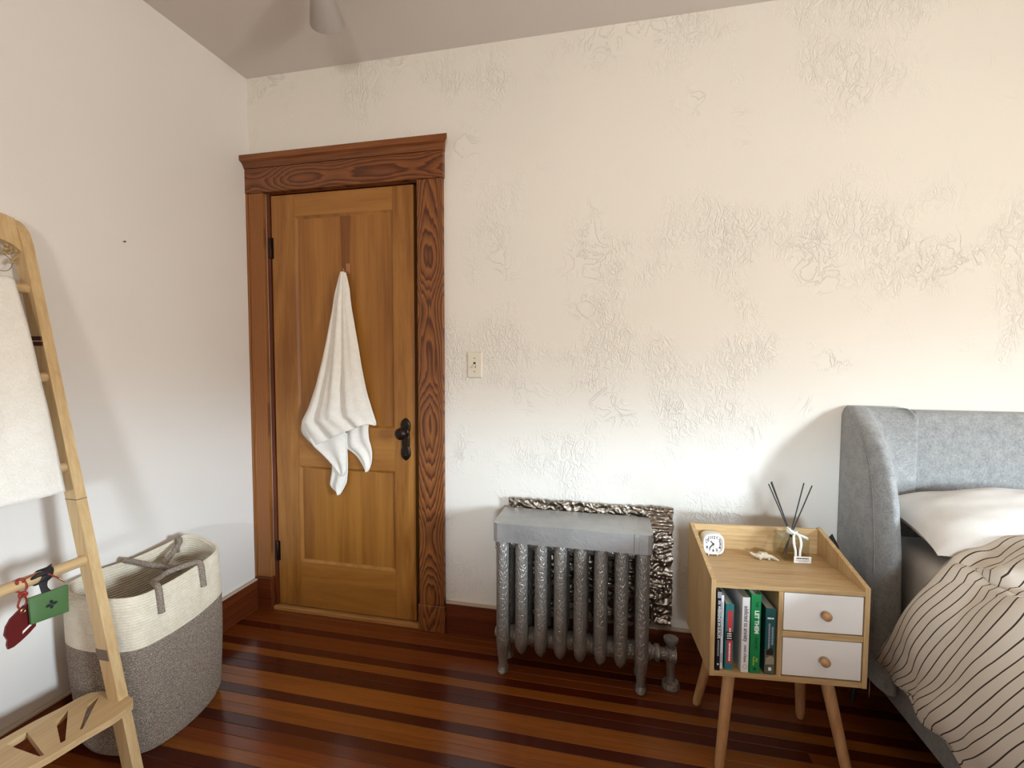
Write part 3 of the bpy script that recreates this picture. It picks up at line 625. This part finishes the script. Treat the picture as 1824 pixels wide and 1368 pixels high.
# reed diffuser
df = root('reed_diffuser', nloc(.318, .226, .600), math.radians(7), label='square clear glass reed diffuser with black sticks and ivory ribbon', cat='diffuser'); ROOTLOC[df.name] = Vector((0,0,0))
Dd = lambda nm, mb, mt, par=df, **k_: obj(nm, mb, mt, par, world=False, **k_)
Dd('bottle', MB().box(-.040, .040, -.036, .036, .0005, .080, .006, 3).lathe((0, 0, .0795), (0, 0, 1), [(0, .017), (.002, .0145), (.016, .0145), (.018, .0165), (.022, .0165), (.0222, .011)], 24), m_glass, smooth=True, angle=35)
Dd('scented_oil', MB().box(-.036, .036, -.032, .032, .006, .020, .003, 2), m_oil, smooth=True, angle=35)
for (bx, by, tx, ty, tz) in ((.024, -.004, -.080, .0, .248), (.026, .004, -.071, .004, .252), (.021, .0, -.068, .006, .255), (-.022, -.004, .034, .004, .253), (-.026, .003, .058, .0, .246)):
    Dd('reed', MB().tube([(bx, by, .010), (tx, ty, tz)], .0019, 8), m_reed)
def ribbon(pts, wdt, par=df, nm='ribbon_loop', wv=(0, 0, 1)):
    q = MB(); wv = Vector(wv)
    q.grid(30, 1, lambda u, v_: tuple(Vector(catmull(pts, u))+wv*(v_-.5)*wdt)); return solid(Dd(nm, q, m_ribbon, par, smooth=True), .0008)
rb = Dd('ribbon_band', MB().lathe((0, 0, .084), (0, 0, 1), [(0, .0165), (.010, .0165)], 24), m_ribbon, smooth=True, angle=40)
ribbon([(0, -.018, .090), (-.016, -.026, .100), (-.026, -.020, .108), (-.022, -.014, .096), (-.008, -.018, .088), (0, -.018, .090)], .009, rb)
ribbon([(0, -.018, .090), (.018, -.028, .084), (.036, -.028, .076), (.038, -.020, .072), (.016, -.019, .082), (0, -.018, .090)], .009, rb)
ribbon([(-.002, -.019, .088), (-.010, -.032, .084), (-.012, -.040, .062), (-.007, -.041, .038), (-.007, -.042, .016)], .008, rb, 'ribbon_tail', (1, 0, 0))
ribbon([(.002, -.019, .088), (.008, -.032, .084), (.010, -.040, .062), (.007, -.041, .038), (.006, -.042, .016)], .008, rb, 'ribbon_tail', (1, 0, 0))
tg = Dd('paper_tag', MB().box(-.014, .040, -.0465, -.0455, .001, .023, .0003, 1), m_paper)
marks(tg, .0165, -.006, .032, .0040, m_td, True, 12, -.0468); marks(tg, .0100, -.008, .034, .0018, m_tg, True, 13, -.0468); marks(tg, .0066, .0, .026, .0018, m_tg, True, 14, -.0468)

# ------------------------------------------------------------------ bed
bd = root('bed', (3.46, -.1, 0), label='grey upholstered bed with a winged headboard against the back wall', cat='bed')
HZ = 1.092; BC = 3.47
dep = [(.12, .33), (.45, .335), (.64, .325), (.80, .300), (.89, .270), (.97, .220), (1.03, .150), (1.065, .095), (1.085, .060), (1.092, .040)]
def wing(mir):
    q = MB(); NU, NV = 66, 60
    def fn(u, v_):
        z = .19+(HZ-.19)*(1-(1-v_)**1.6); d = interp(dep, z)
        tp = max(0, (z-1.05)/(HZ-1.05)); rnd = .018*tp**2
        pts = [(2.612+rnd, -.004), (2.613+rnd, -.35*d), (2.618+rnd, -.80*d), (2.627+rnd, -.95*d), (2.646+rnd*.6, -1.02*d), (2.666+rnd*.3, -.97*d), (2.678, -.80*d-.004),
               (2.690, -.5*d-.02), (2.725, -.25*d-.045), (2.785-rnd, -.12*d-.07), (2.818-rnd*2, -.088), (2.824-rnd*2.2, -.004)]
        x, y_ = catmull(pts, u)
        if mir: x = 2*BC-x
        return (x, min(y_, -.003), z)
    q.grid(NU, NV, fn); top = (NV)*(NU+1); q.f.append(tuple(range(top, top+NU+1)))
    return q
for mir in (False, True): obj('headboard_wing', wing(mir), m_grey, bd, smooth=True, angle=60)
obj('headboard_panel', MB().box(2.81, 2*BC-2.81, -.070, -.004, .12, 1.083, .018, 4), m_grey, bd, smooth=True, angle=60)
for mir in (False, True):
    sm = MB(); sm.tube([(2.6165 if not mir else 2*BC-2.6165, -interp(dep, z)*.80, z) for z in [.13+.95*i/40 for i in range(41)]], .0013, 6); obj('seam_piping', sm, m_grey, bd, smooth=True)
for sgn in (0, 1):
    xa, xb = (2.675, 2.715) if sgn == 0 else (2*BC-2.715, 2*BC-2.675)
    obj('side_rail', MB().box(xa, xb, -2.16, -.06, .125, .40, .012, 3), m_grey, bd, smooth=True, angle=60)
obj('foot_rail', MB().box(2.675, 2*BC-2.675, -2.20, -2.16, .125, .40, .012, 3), m_grey, bd, smooth=True, angle=60)
obj('slat_base', MB().box(2.715, 2*BC-2.715, -2.16, -.086, .36, .385), m_oak_y, bd)
m_legm = plain('dull_steel_leg', lin((90, 86, 84)), .4, .8)
for x in (2.66, 2*BC-2.66): obj('headboard_leg', MB().tube([(x, -.10, .13), (x-.02, -.10, .0)], [.010, .006], 10), m_legm, bd)
for x in (2.78, 2*BC-2.78):
    for yv in (-.4, -2.0): obj('leg', MB().box(x-.02, x+.02, yv-.02, yv+.02, 0, .126), m_legm, bd)
m_box = plain('dark_grey_fabric_box', lin((58, 58, 64)), .9)
for i, yv in enumerate((-.62,)):
    tag(obj('storage_box', MB().box(2.80, 3.3, yv-.36, yv-.02, .001, .115, .006), m_box), 'dark fabric storage box in the shade under the bed', 'storage box')
mt = root('mattress', (BC, -1.1, .386), label='white sheeted mattress on the grey bed', cat='mattress')
mm = MB().box(2.705, 2*BC-2.705, -2.13, -.095, .386, .645, .045, 5)
obj('fitted_sheet', mm, m_sheet, mt, smooth=True, angle=60)
# pillow
def pillow(cx_, cy_, cz_, hx, hy, hz, tilt, mat):
    q = MB(); N1, N2 = 44, 32
    def side(sg):
        def fn(u, v_):
            a, b_ = 2*u-1, 2*v_-1
            px_ = a*(1-.10*(1-abs(b_))**1.0*0-.07*(1-b_*b_)*abs(a)**3); py_ = b_*(1-.09*(1-a*a)*abs(b_)**3)
            t = (max(0, 1-a*a)**.55)*(max(0, 1-b_*b_)**.50)
            z = sg*hz*t*(1.0 if sg > 0 else .62)
            z += .006*noise.noise((a*4, b_*4, sg*3))*t + .004*math.sin(14*a*b_+3)*t
            X, Y, Z = px_*hx, py_*hy, z
            return (cx_+X, cy_+Y*math.cos(tilt)-Z*math.sin(tilt), cz_+Y*math.sin(tilt)+Z*math.cos(tilt))
        return fn
    q.grid(N1, N2, side(1)); q.grid(N1, N2, side(-1)); return q
for i, cx_ in enumerate((3.035,)):
    pr = root('pillow', (cx_, -.29, .645), label='white cotton pillow lying against the grey headboard', cat='pillow')
    o = obj('pillow_case', pillow(cx_, -.285, .735, .36, .185, .118, math.radians(9), m_sheet), m_sheet, pr, smooth=True)
    obj('edge_seam', MB().tube([(cx_-.335+.67*j/30, -.285-.185*math.cos(math.radians(9))*(1-.09*(1-(2*j/30-1)**2*.87)), .735-.185*math.sin(math.radians(9))) for j in range(31)], .002, 6), m_sheet, pr, smooth=True)
# duvet
prof = [(2.606,.318),(2.590,.40),(2.590,.50),(2.612,.60),(2.658,.668),(2.74,.712),(2.88,.765),(3.08,.79),(3.4,.795),(3.75,.785),(4.08,.76),(4.24,.69),(4.30,.58),(4.325,.45)]
hemy = [-.346,-.418,-.482,-.522,-.518,-.466,-.438,-.43,-.43,-.43,-.44,-.46,-.45,-.44]
dv = MB(); NU, NV = 150, 150; uvs = []
LEN = 1.72
def duv(u, v_):
    x, z = catmull(prof, u); hy = catmull([(h_, 0) for h_ in hemy], u)[0]; s_ = v_*LEN
    side = max(0, min(1, (.66-z)/.30)) if x < 3 else 0
    top = 1-side
    yv = hy - s_*(1.0 - .12*side*max(0, 1-s_/.6))
    settle = .035*min(1, s_/.35)*top if x > 2.7 else 0
    fold = math.sin(s_*30+noise.noise((s_*3, 1, 1))*3)*.5+math.sin(s_*17+2.1)*.6
    dx = -.012*side*fold*min(1, max(0, s_-.08)/.25) - .03*side*min(1, s_/.5)*.4
    nz = noise.noise((x*5, yv*5, 2))*.022+noise.noise((x*12, yv*10, 7))*.014+(abs(noise.noise((x*8+yv*3, yv*6, 4)))-.2)*.034
    rdg = .028*math.exp(-((s_-.17-.25*(x-2.8))/.035)**2)*top*(1 if x > 2.72 else 0)
    zz = z-settle+(nz+rdg)*top*min(1, s_/.03+.2)
    if u < .02: zz += .010*math.sin(s_*40)*min(1, s_/.2)
    hemr = max(0, 1-s_/.03)
    zz -= .012*hemr*hemr*top
    return (x+dx+(.014*noise.noise((s_*6, z*6, 3))-.016*(abs(noise.noise((s_*9+z*4, z*5, 8)))-.15))*side, yv, zz)
dv.grid(NU, NV, duv)
arc = [0.]
for j in range(NV+1):
    for i in range(NU+1): uvs.append((i/NU*2.2, j/NV*LEN+.010*noise.noise((i*.05, j*.05, 9))+.012))
dd = obj('duvet', dv, m_duvet, None, smooth=True, uv=uvs); solid(dd, .018, -1 if False else 1)
tag(dd, 'cream duvet with thin dark stripes hanging over the side of the bed', 'duvet')
# black bundle wedged behind the nightstand
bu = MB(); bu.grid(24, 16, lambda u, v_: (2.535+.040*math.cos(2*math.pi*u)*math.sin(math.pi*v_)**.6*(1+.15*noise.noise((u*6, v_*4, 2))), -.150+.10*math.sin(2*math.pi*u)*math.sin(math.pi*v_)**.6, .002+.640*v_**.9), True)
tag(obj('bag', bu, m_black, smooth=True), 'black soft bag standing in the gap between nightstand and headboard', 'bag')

# ------------------------------------------------------------------ rope basket
bk = root('rope_basket', (.2, -.7, 0), label='tall two tone rope laundry basket, cream above and brown grey below', cat='basket')
RIM = [(.090,-.478,.548),(.190,-.482,.538),(.280,-.530,.522),(.312,-.66,.512),(.330,-.80,.512),(.322,-.895,.520),(.20,-.928,.522),(.075,-.905,.526),(.032,-.82,.528),(.040,-.66,.520),(.055,-.54,.530)]
BAS = [(.100,-.535,0),(.195,-.530,0),(.300,-.560,0),(.345,-.66,0),(.352,-.78,0),(.320,-.870,0),(.215,-.905,0),(.110,-.890,0),(.062,-.80,0),(.060,-.68,0),(.070,-.58,0)]
NB, ROWS = 96, 58
def bpt(a, t, inset=0.):
    r = Vector(catmull(RIM, a, True)); b_ = Vector(catmull(BAS, a, True)); c = Vector((.19, -.71, 0))
    p = b_.lerp(r, t); bul = .010*math.sin(math.pi*t); d = Vector((p.x-c.x, p.y-c.y, 0))
    if t < .06: p -= d*(.06-t)*1.2
    dn = d.normalized(); p += dn*(bul-inset); p.x = max(p.x, .022); return p
def band(t0, t1, n0, n1, inside=False):
    q = MB(); rows = []
    for k_ in range(n0, n1):
        for s_ in (0., .14, .5, .86): rows.append(((k_+s_)/ROWS, .0060*math.sin(math.pi*s_)))
    rows.append((n1/ROWS, 0))
    for t, out in rows:
        for i in range(NB): q.v.append(tuple(bpt(i/NB, t, (.007+out) if inside else -out)))
    for j in range(len(rows)-1):
        for i in range(NB): q.f.append((j*NB+i, j*NB+(i+1) % NB, (j+1)*NB+(i+1) % NB, (j+1)*NB+i))
    return q
obj('brown_grey_coils', band(0, 0, 0, 40), m_mel, bk, smooth=True); obj('cream_coils', band(0, 0, 40, 58), m_cream, bk, smooth=True)
obj('inner_wall', band(0, 0, 40, 58, True), m_cream, bk, smooth=True)
obj('inner_lining', band(0, 0, 1, 40, True), m_mel, bk, smooth=True)
fb = MB(); fb.v = [tuple(bpt(i/NB, .02, .006)) for i in range(NB)]; fb.f = [tuple(range(NB))]; obj('bottom', fb, m_cream, bk)
obj('rim_coil', MB().tube([tuple(bpt((i % NB)/NB, 1., .003)+Vector((0, 0, .002))) for i in range(NB+1)], .0052, 8, False), m_cream, bk, smooth=True)
def rope(pts, r=.010, n=60): return MB().tube([catmull(pts, i/n) for i in range(n+1)], r, 10)
A1, A2 = .312, .398      # fractions along the rim loop on the room side
def out(a, t, o): p = bpt(a, t, -o); return tuple(p)
fpA, fpB = bpt(.262, .86, -.010), bpt(.262, 1., -.009)
gpA, gpB = bpt(.372, .86, -.010), bpt(.372, 1., -.009)
obj('handle', rope([tuple(fpA), tuple(bpt(.262, .93, -.010)), tuple(fpB+Vector((-.002, 0, .012))), (fpB.x-.03, fpB.y-.01, fpB.z+.012), (fpB.x-.075, fpB.y-.06, fpB.z-.002), (gpB.x-.085, gpB.y+.075, gpB.z-.004), (gpB.x-.06, gpB.y+.03, gpB.z+.006), tuple(gpB+Vector((-.004, 0, .012))), tuple(bpt(.372, .93, -.010)), tuple(gpA)]), m_mel, bk, smooth=True)
hA, hB = bpt(.955, 1., .010), bpt(.80, 1., .010)
obj('handle', rope([tuple(hA+Vector((-.004, 0, -.05))), tuple(hA+Vector((0, 0, .004))), tuple(hA+Vector((.03, -.02, -.004))), (hA.x+.07, hA.y-.12, hA.z-.05), (hB.x+.16, hB.y+.07, hB.z-.035), (hB.x+.08, hB.y+.03, hB.z-.012), tuple(hB+Vector((.012, 0, .010))), tuple(hB+Vector((-.012, 0, .006))), tuple(hB+Vector((-.014, 0, -.04)))]), m_mel, bk, smooth=True)

# ------------------------------------------------------------------ ladder shelf
la = root('blanket_ladder', (.3, -1.2, 0), label='pale wooden towel ladder with a bottom shelf leaning on the left wall', cat='ladder')
def lx(z): return .070+(1.57-z)*.214          # front face of the rails
RD = .042
ZS = .250
for (ya, yb) in ((-.963, -.935), (-1.443, -1.415)):
    # rail: above and below the shelf in one piece, top rounded
    q = MB(); ring = [(0., 1)]
    zs = [0, .2, ZS, .5, .7, .842, .842, 1.2, 1.5, 1.60, 1.635, 1.655, 1.668, 1.672]
    w_f = [0]*9+[0, .004, .012, .022, .028]
    for z, wf in zip(zs, w_f):
        e = .0015 if z >= .842 and zs.index(z) != 5 else 0
        xf = lx(z); q.v += [(xf-RD+wf*.3, ya, z), (xf-wf, ya, z), (xf-wf, yb-wf*.3, z), (xf-RD+wf*.3, yb-wf*.3, z)]
    for j in range(len(zs)-1):
        for i in range(4): q.f.append((j*4+i, j*4+(i+1) % 4, j*4+4+(i+1) % 4, j*4+4+i))
    q.f += [(0, 3, 2, 1), tuple(len(q.v)-4+i for i in range(4))]
    rl = obj('rail', q, m_bamboo_z, la)
    zc = .845; obj('joint_line', MB().hexa([(lx(zc)-RD-.0006, ya-.0006, zc-.001), (lx(zc)+.0006, ya-.0006, zc-.001), (lx(zc)+.0006, yb+.0006, zc-.001), (lx(zc)-RD-.0006, yb+.0006, zc-.001)]+[(lx(zc)-RD-.0006, ya-.0006, zc+.0012), (lx(zc)+.0006, ya-.0006, zc+.0012), (lx(zc)+.0006, yb+.0006, zc+.0012), (lx(zc)-RD-.0006, yb+.0006, zc+.0012)]), m_tape, rl)
    for zc, hh in ((1.320, .0060), (1.304, .0060)):
        xa, xb = lx(zc)-RD-.002, lx(zc)-.002
        obj('twine_lashing', MB().box(xa, xb, ya-.0035, yb+.001, zc-hh, zc+hh, .002), m_brownlash, rl)
    zc = .385; obj('tape_band', MB().hexa([(lx(zc)-RD-.001, ya-.001, zc-.016), (lx(zc)-.001, ya-.001, zc-.016), (lx(zc)-.001, yb+.001, zc-.016), (lx(zc)-RD-.001, yb+.001, zc-.016)]+[(lx(zc+.03)-RD-.001, ya-.001, zc+.016), (lx(zc+.03)-.001, ya-.001, zc+.016), (lx(zc+.03)-.001, yb+.001, zc+.016), (lx(zc+.03)-RD-.001, yb+.001, zc+.016)]), m_tape, rl)
for z in (1.466, 1.205, .940, .665):
    obj('rung', MB().tube([(lx(z)-.022, -1.43, z), (lx(z)-.022, -.950, z)], .0150, 14), m_bamboo_y, la, smooth=True, angle=40)
# carved top piece with an arched opening
q = MB()
for i in range(25):
    t = i/24; yv = -1.415+(1.415-.963)*t; zl = 1.575+.045*(1-(2*t-1)**2)**.5; zu = 1.672+.03*(1-(2*t-1)**2)
    for z in (zl, zu): q.v += [(lx(z)-.034, yv, z), (lx(z)-.010, yv, z)]
for i in range(24):
    a = i*4; q.f += [(a, a+1, a+5, a+4), (a+2, a+6, a+7, a+3), (a, a+4, a+6, a+2), (a+1, a+3, a+7, a+5)]
q.f += [(0, 2, 3, 1), (96, 97, 99, 98)]
obj('arched_top', q, m_bamboo_z, la)
# shelf board with wedge shaped cut-outs
sh = bmesh.new(); xs0, xs1 = .195, .388
outl = [(.366, -1.19), (.378, -1.15), (.388, -1.08), (.402, -1.02), (.402, -.98), (.397, -.957), (.382, -.944), (.350, -.934), (.298, -.932), (.255, -.939), (.230, -.952), (.219, -.976), (.213, -1.02), (.199, -1.075), (.190, -1.143), (.186, -1.189)]
outl += [(x, -2.378-y_) for x, y_ in outl[::-1]][1:-1]
holes = [[(.257, -1.060), (.244, -1.021), (.360, -1.106), (.357, -1.115)], [(.274, -.991), (.272, -.958), (.362, -1.066), (.357, -1.070)], [(.223, -1.150), (.226, -1.107), (.360, -1.153), (.352, -1.159)]]
holes += [[(x, -2.378-y_) for x, y_ in hl[::-1]] for hl in holes[:2]]
ov = [sh.verts.new((x, y_, ZS)) for x, y_ in outl]
es_ = [sh.edges.new((ov[i], ov[(i+1) % len(ov)])) for i in range(len(ov))]
for hl in holes:
    hv = [sh.verts.new((x, y_, ZS)) for x, y_ in hl]
    es_ += [sh.edges.new((hv[i], hv[(i+1) % 4])) for i in range(4)]
bmesh.ops.triangle_fill(sh, use_beauty=True, edges=es_)
fs = [f for f in sh.faces if not any(all(any(abs(v_.co.x-p[0])+abs(v_.co.y-p[1]) < 1e-6 for p in hl) for v_ in f.verts) for hl in holes)]
kill = [f for f in sh.faces if f not in fs]
if kill: bmesh.ops.delete(sh, geom=kill, context='FACES_ONLY')
ex_ = bmesh.ops.extrude_face_region(sh, geom=sh.faces[:])
for v_ in [g_ for g_ in ex_['geom'] if isinstance(g_, bmesh.types.BMVert)]: v_.co.z -= .018
sh.verts.index_update()
q = MB(); q.v = [tuple(v_.co) for v_ in sh.verts]; q.f = [tuple(v_.index for v_ in f.verts) for f in sh.faces]; sh.free()
obj('shelf_board', q, m_bamboo_y, la)
# towel over the rungs
tl = root('bath_towel', (.2, -1.2, .86), label='white bath towel folded over the upper rungs of the wooden ladder', cat='towel')
q = MB(); ya, yb = -1.40, -1.006
def tf(u, v_):
    yv = ya+(yb-ya)*u
    if v_ < .12:
        a = math.pi*(1-v_/.12); zc = 1.466; xc = lx(zc)-.022; r = .019
        x, z = xc+r*math.cos(a), zc+r*math.sin(a)
    else:
        t = (v_-.12)/.88; z = 1.466-.60*t+.012*u*t; x = lx(z)-.022+.019+.006*min(1, t*5)
        yv += (.010*t**.8)*(u-.3)*1.2
    x += (.006*math.sin(u*13+v_*2)+.008*noise.noise((u*4, v_*5, 1)))*min(1, max(0, v_-.12)*4)
    return (x+.004, yv, z)
q.grid(50, 60, tf); solid(obj('towel_front', q, m_terry, tl, smooth=True), .010, 1)
q = MB(); q.grid(24, 24, lambda u, v_: (lx(1.466)-.022-.021-.004*v_+.003*math.sin(u*12), ya+(yb-ya)*u, 1.466-.38*v_)); 
q.v = [(max(.012, p[0]), p[1], p[2]) for p in q.v]
solid(obj('towel_back', q, m_terry, tl, smooth=True), .008, 0)
# dried flower wreath of wire behind the top of the ladder
wr = root('dried_flower_ornament', (.05, -1.0, 1.55), label='small dried flower ornament with wire loop at the top of the ladder', cat='ornament')
obj('wire_loop', MB().tube([(.052, -1.005+.022*math.cos(a), 1.535+.024*math.sin(a)) for a in [2*math.pi*i/30 for i in range(31)]], .0009, 6), m_tape, wr)
m_dry = plain('dried_petals', lin((172, 148, 108)), .9)
fq = []
for i in range(9):
    c = Vector((.054+random.uniform(-.005, .008), -.990+random.uniform(-.013, .013), 1.574+random.uniform(-.012, .012))); q = MB()
    q.grid(8, 5, lambda u, v_: tuple(c+Vector((math.cos(2*math.pi*u)*math.sin(math.pi*v_), math.sin(2*math.pi*u)*math.sin(math.pi*v_), math.cos(math.pi*v_)))*(.0055+.003*noise.noise((u*9, v_*9, i)))), True)
    obj('flower_head', q, m_dry, wr)
obj('leaf', MB().tube([(.054, -.985, 1.545), (.056, -.978, 1.552), (.054, -.970, 1.553)], [.001, .006, .001], 8), m_dry, wr)
obj('leaf', MB().tube([(.054, -.992, 1.536), (.056, -.984, 1.540), (.054, -.975, 1.546)], [.001, .006, .001], 8), m_dry, wr)

# ------------------------------------------------------------------ charms on the lowest rung
RZ = .665; RXc = lx(RZ)-.022
gt = root('green_luggage_tag', (RXc+.02, -1.08, .60), label='green leather tag with a black four petal flower hanging from the ladder rung', cat='tag')
gx = RXc+.022
GP = [(gx, -1.112, .6280), (gx, -1.021, .6200+.002), (gx+.004, -1.025, .5470), (gx+.004, -1.112, .5570)]
def quadgrid(P_, th, mat, par, nm, puff=.004, n=12):
    P_ = [Vector(p) for p in P_]; q = MB()
    f = lambda sg: (lambda u, v_: tuple(P_[0].lerp(P_[1], u).lerp(P_[3].lerp(P_[2], u), v_)+Vector((sg*(th/2+puff*(1-(2*u-1)**4)*(1-(2*v_-1)**4)), 0, 0))))
    q.grid(n, n, f(1)); q.grid(n, n, f(-1))
    m = n+1
    for i in range(n):
        for (a, b_) in ((i, i+1), ((n)*m+i, n*m+i+1), (i*m, (i+1)*m), (i*m+n, (i+1)*m+n)): q.f.append((a, b_, b_+m*m, a+m*m))
    return obj(nm, q, mat, par, smooth=True, angle=45)
pch = quadgrid(GP, .006, m_green, gt, 'pouch')
ctr = Vector((gx+.0105, -1.067, .590))
q = MB()
ud, vd = Vector((0, .995, .05)), Vector((0, -.02, .99))
for a in range(4):
    d = [ud, vd, -ud, -vd][a]; p_ = [vd, -ud, -vd, ud][a]; L = .0135 if a % 2 == 0 else .0115
    pts = [ctr+d*.001]+[ctr+d*(.001+L*t)+p_*(.0042*math.sin(math.pi*t)**.8) for t in (.2, .4, .6, .8)]+[ctr+d*(.001+L)]+[ctr+d*(.001+L*t)-p_*(.0042*math.sin(math.pi*t)**.8) for t in (.8, .6, .4, .2)]
    q.add([tuple(x) for x in pts]+[tuple(x+Vector((-.002, 0, 0))) for x in pts], [tuple(range(10)), tuple(range(10, 20))[::-1]])
obj('flower_emblem', q, m_ink, pch)
q = MB(); q.grid(24, 3, lambda u, v_: (RXc+.0170*math.cos(2*math.pi*u), -1.078+.026*v_+.008*math.sin(2*math.pi*u), RZ+.0170*math.sin(2*math.pi*u)), True)
obj('black_strap', q, m_black, gt, smooth=True)
solid(bpy.data.objects[-1] if False else C.objects[len(C.objects)-1], .002, 1)
q = MB(); q.grid(4, 10, lambda u, v_: (RXc+.016+.006*v_, -1.084+.022*u*(1-.3*math.sin(math.pi*v_))+.003*v_, RZ-.010-.032*v_))
solid(obj('strap_drop', q, m_black, gt, smooth=True), .003)
obj('strap_knot', MB().tube([(RXc+.012, -1.098, RZ+.006), (RXc+.020, -1.086, RZ+.014), (RXc+.021, -1.072, RZ+.012), (RXc+.014, -1.058, RZ+.022), (RXc+.004, -1.046, RZ+.024)], [.003, .006, .007, .005, .002], 8), m_black, gt, smooth=True)
rdp = root('red_luggage_tag', (RXc+.02, -1.1430, .57), label='dark red leather tag on a knotted rust red cord hanging from the rung', cat='tag')
rx = gx-.013
ro = [(-1.0980, .612), (-1.0960, .560), (-1.0900, .556), (-1.0920, .541), (-1.1070, .529), (-1.1240, .519), (-1.1400, .512), (-1.1520, .512), (-1.1540, .524), (-1.1520, .536), (-1.1580, .552), (-1.1540, .572), (-1.1440, .588), (-1.1300, .598), (-1.1160, .608)]
def mpx(a, b_, z): return (z, a, b_)
q = MB(); q.prism(ro, rx-.003, rx+.003, mpx); tgb = obj('tag_body', q, m_red, rdp)
obj('silver_slot', MB().prism([(-1.1220, .536), (-1.0960, .553), (-1.0940, .559), (-1.1210, .543)], rx+.0028, rx+.0042, mpx), m_paper, tgb)
obj('eyelet', MB().tube([(rx+.003, -1.1180+.005*math.cos(a), .596+.005*math.sin(a)) for a in [2*math.pi*i/16 for i in range(17)]], .0016, 6), m_gold, tgb, smooth=True)
obj('cord', MB().tube([catmull([(rx, -1.1190, .598), (rx+.001, -1.1270, .612), (rx+.002, -1.1220, .632), (rx+.004, -1.1200, .642), (RXc+.016, -1.1100, .655), (RXc+.012, -1.1120, .672), (RXc, -1.1180, .6785), (RXc-.012, -1.1300, .672), (RXc-.010, -1.1320, .658), (RXc+.010, -1.1220, .648), (rx+.003, -1.1140, .636), (rx+.002, -1.1090, .618), (rx, -1.1150, .600)], i/90) for i in range(91)], .0024, 8), m_redcord, rdp, smooth=True)
for (cx_, cy_, cz_) in ((rx+.005, -1.1190, .640), (RXc+.010, -1.1210, .676)):
    obj('cord_knot', MB().tube([(cx_+.003*math.cos(a*2), cy_+.0075*math.cos(a), cz_+.0055*math.sin(a)) for a in [2*math.pi*i/24 for i in range(25)]], .0036, 8), m_redcord, rdp, smooth=True)
obj('cord_tail', MB().tube([(RXc+.012, -1.1150, .678), (RXc+.012, -1.0920, .681), (RXc+.020, -1.0780, .684), (RXc+.030, -1.0590, .666), (RXc+.036, -1.0450, .650)], .0018, 8), m_redcord, rdp, smooth=True)
obj('metal_tip', MB().tube([(RXc+.034, -1.0500, .6545), (RXc+.038, -1.0370, .640)], .0026, 8), m_gold, rdp)
print('triangles', sum(len(m.polygons) for m in bpy.data.meshes))
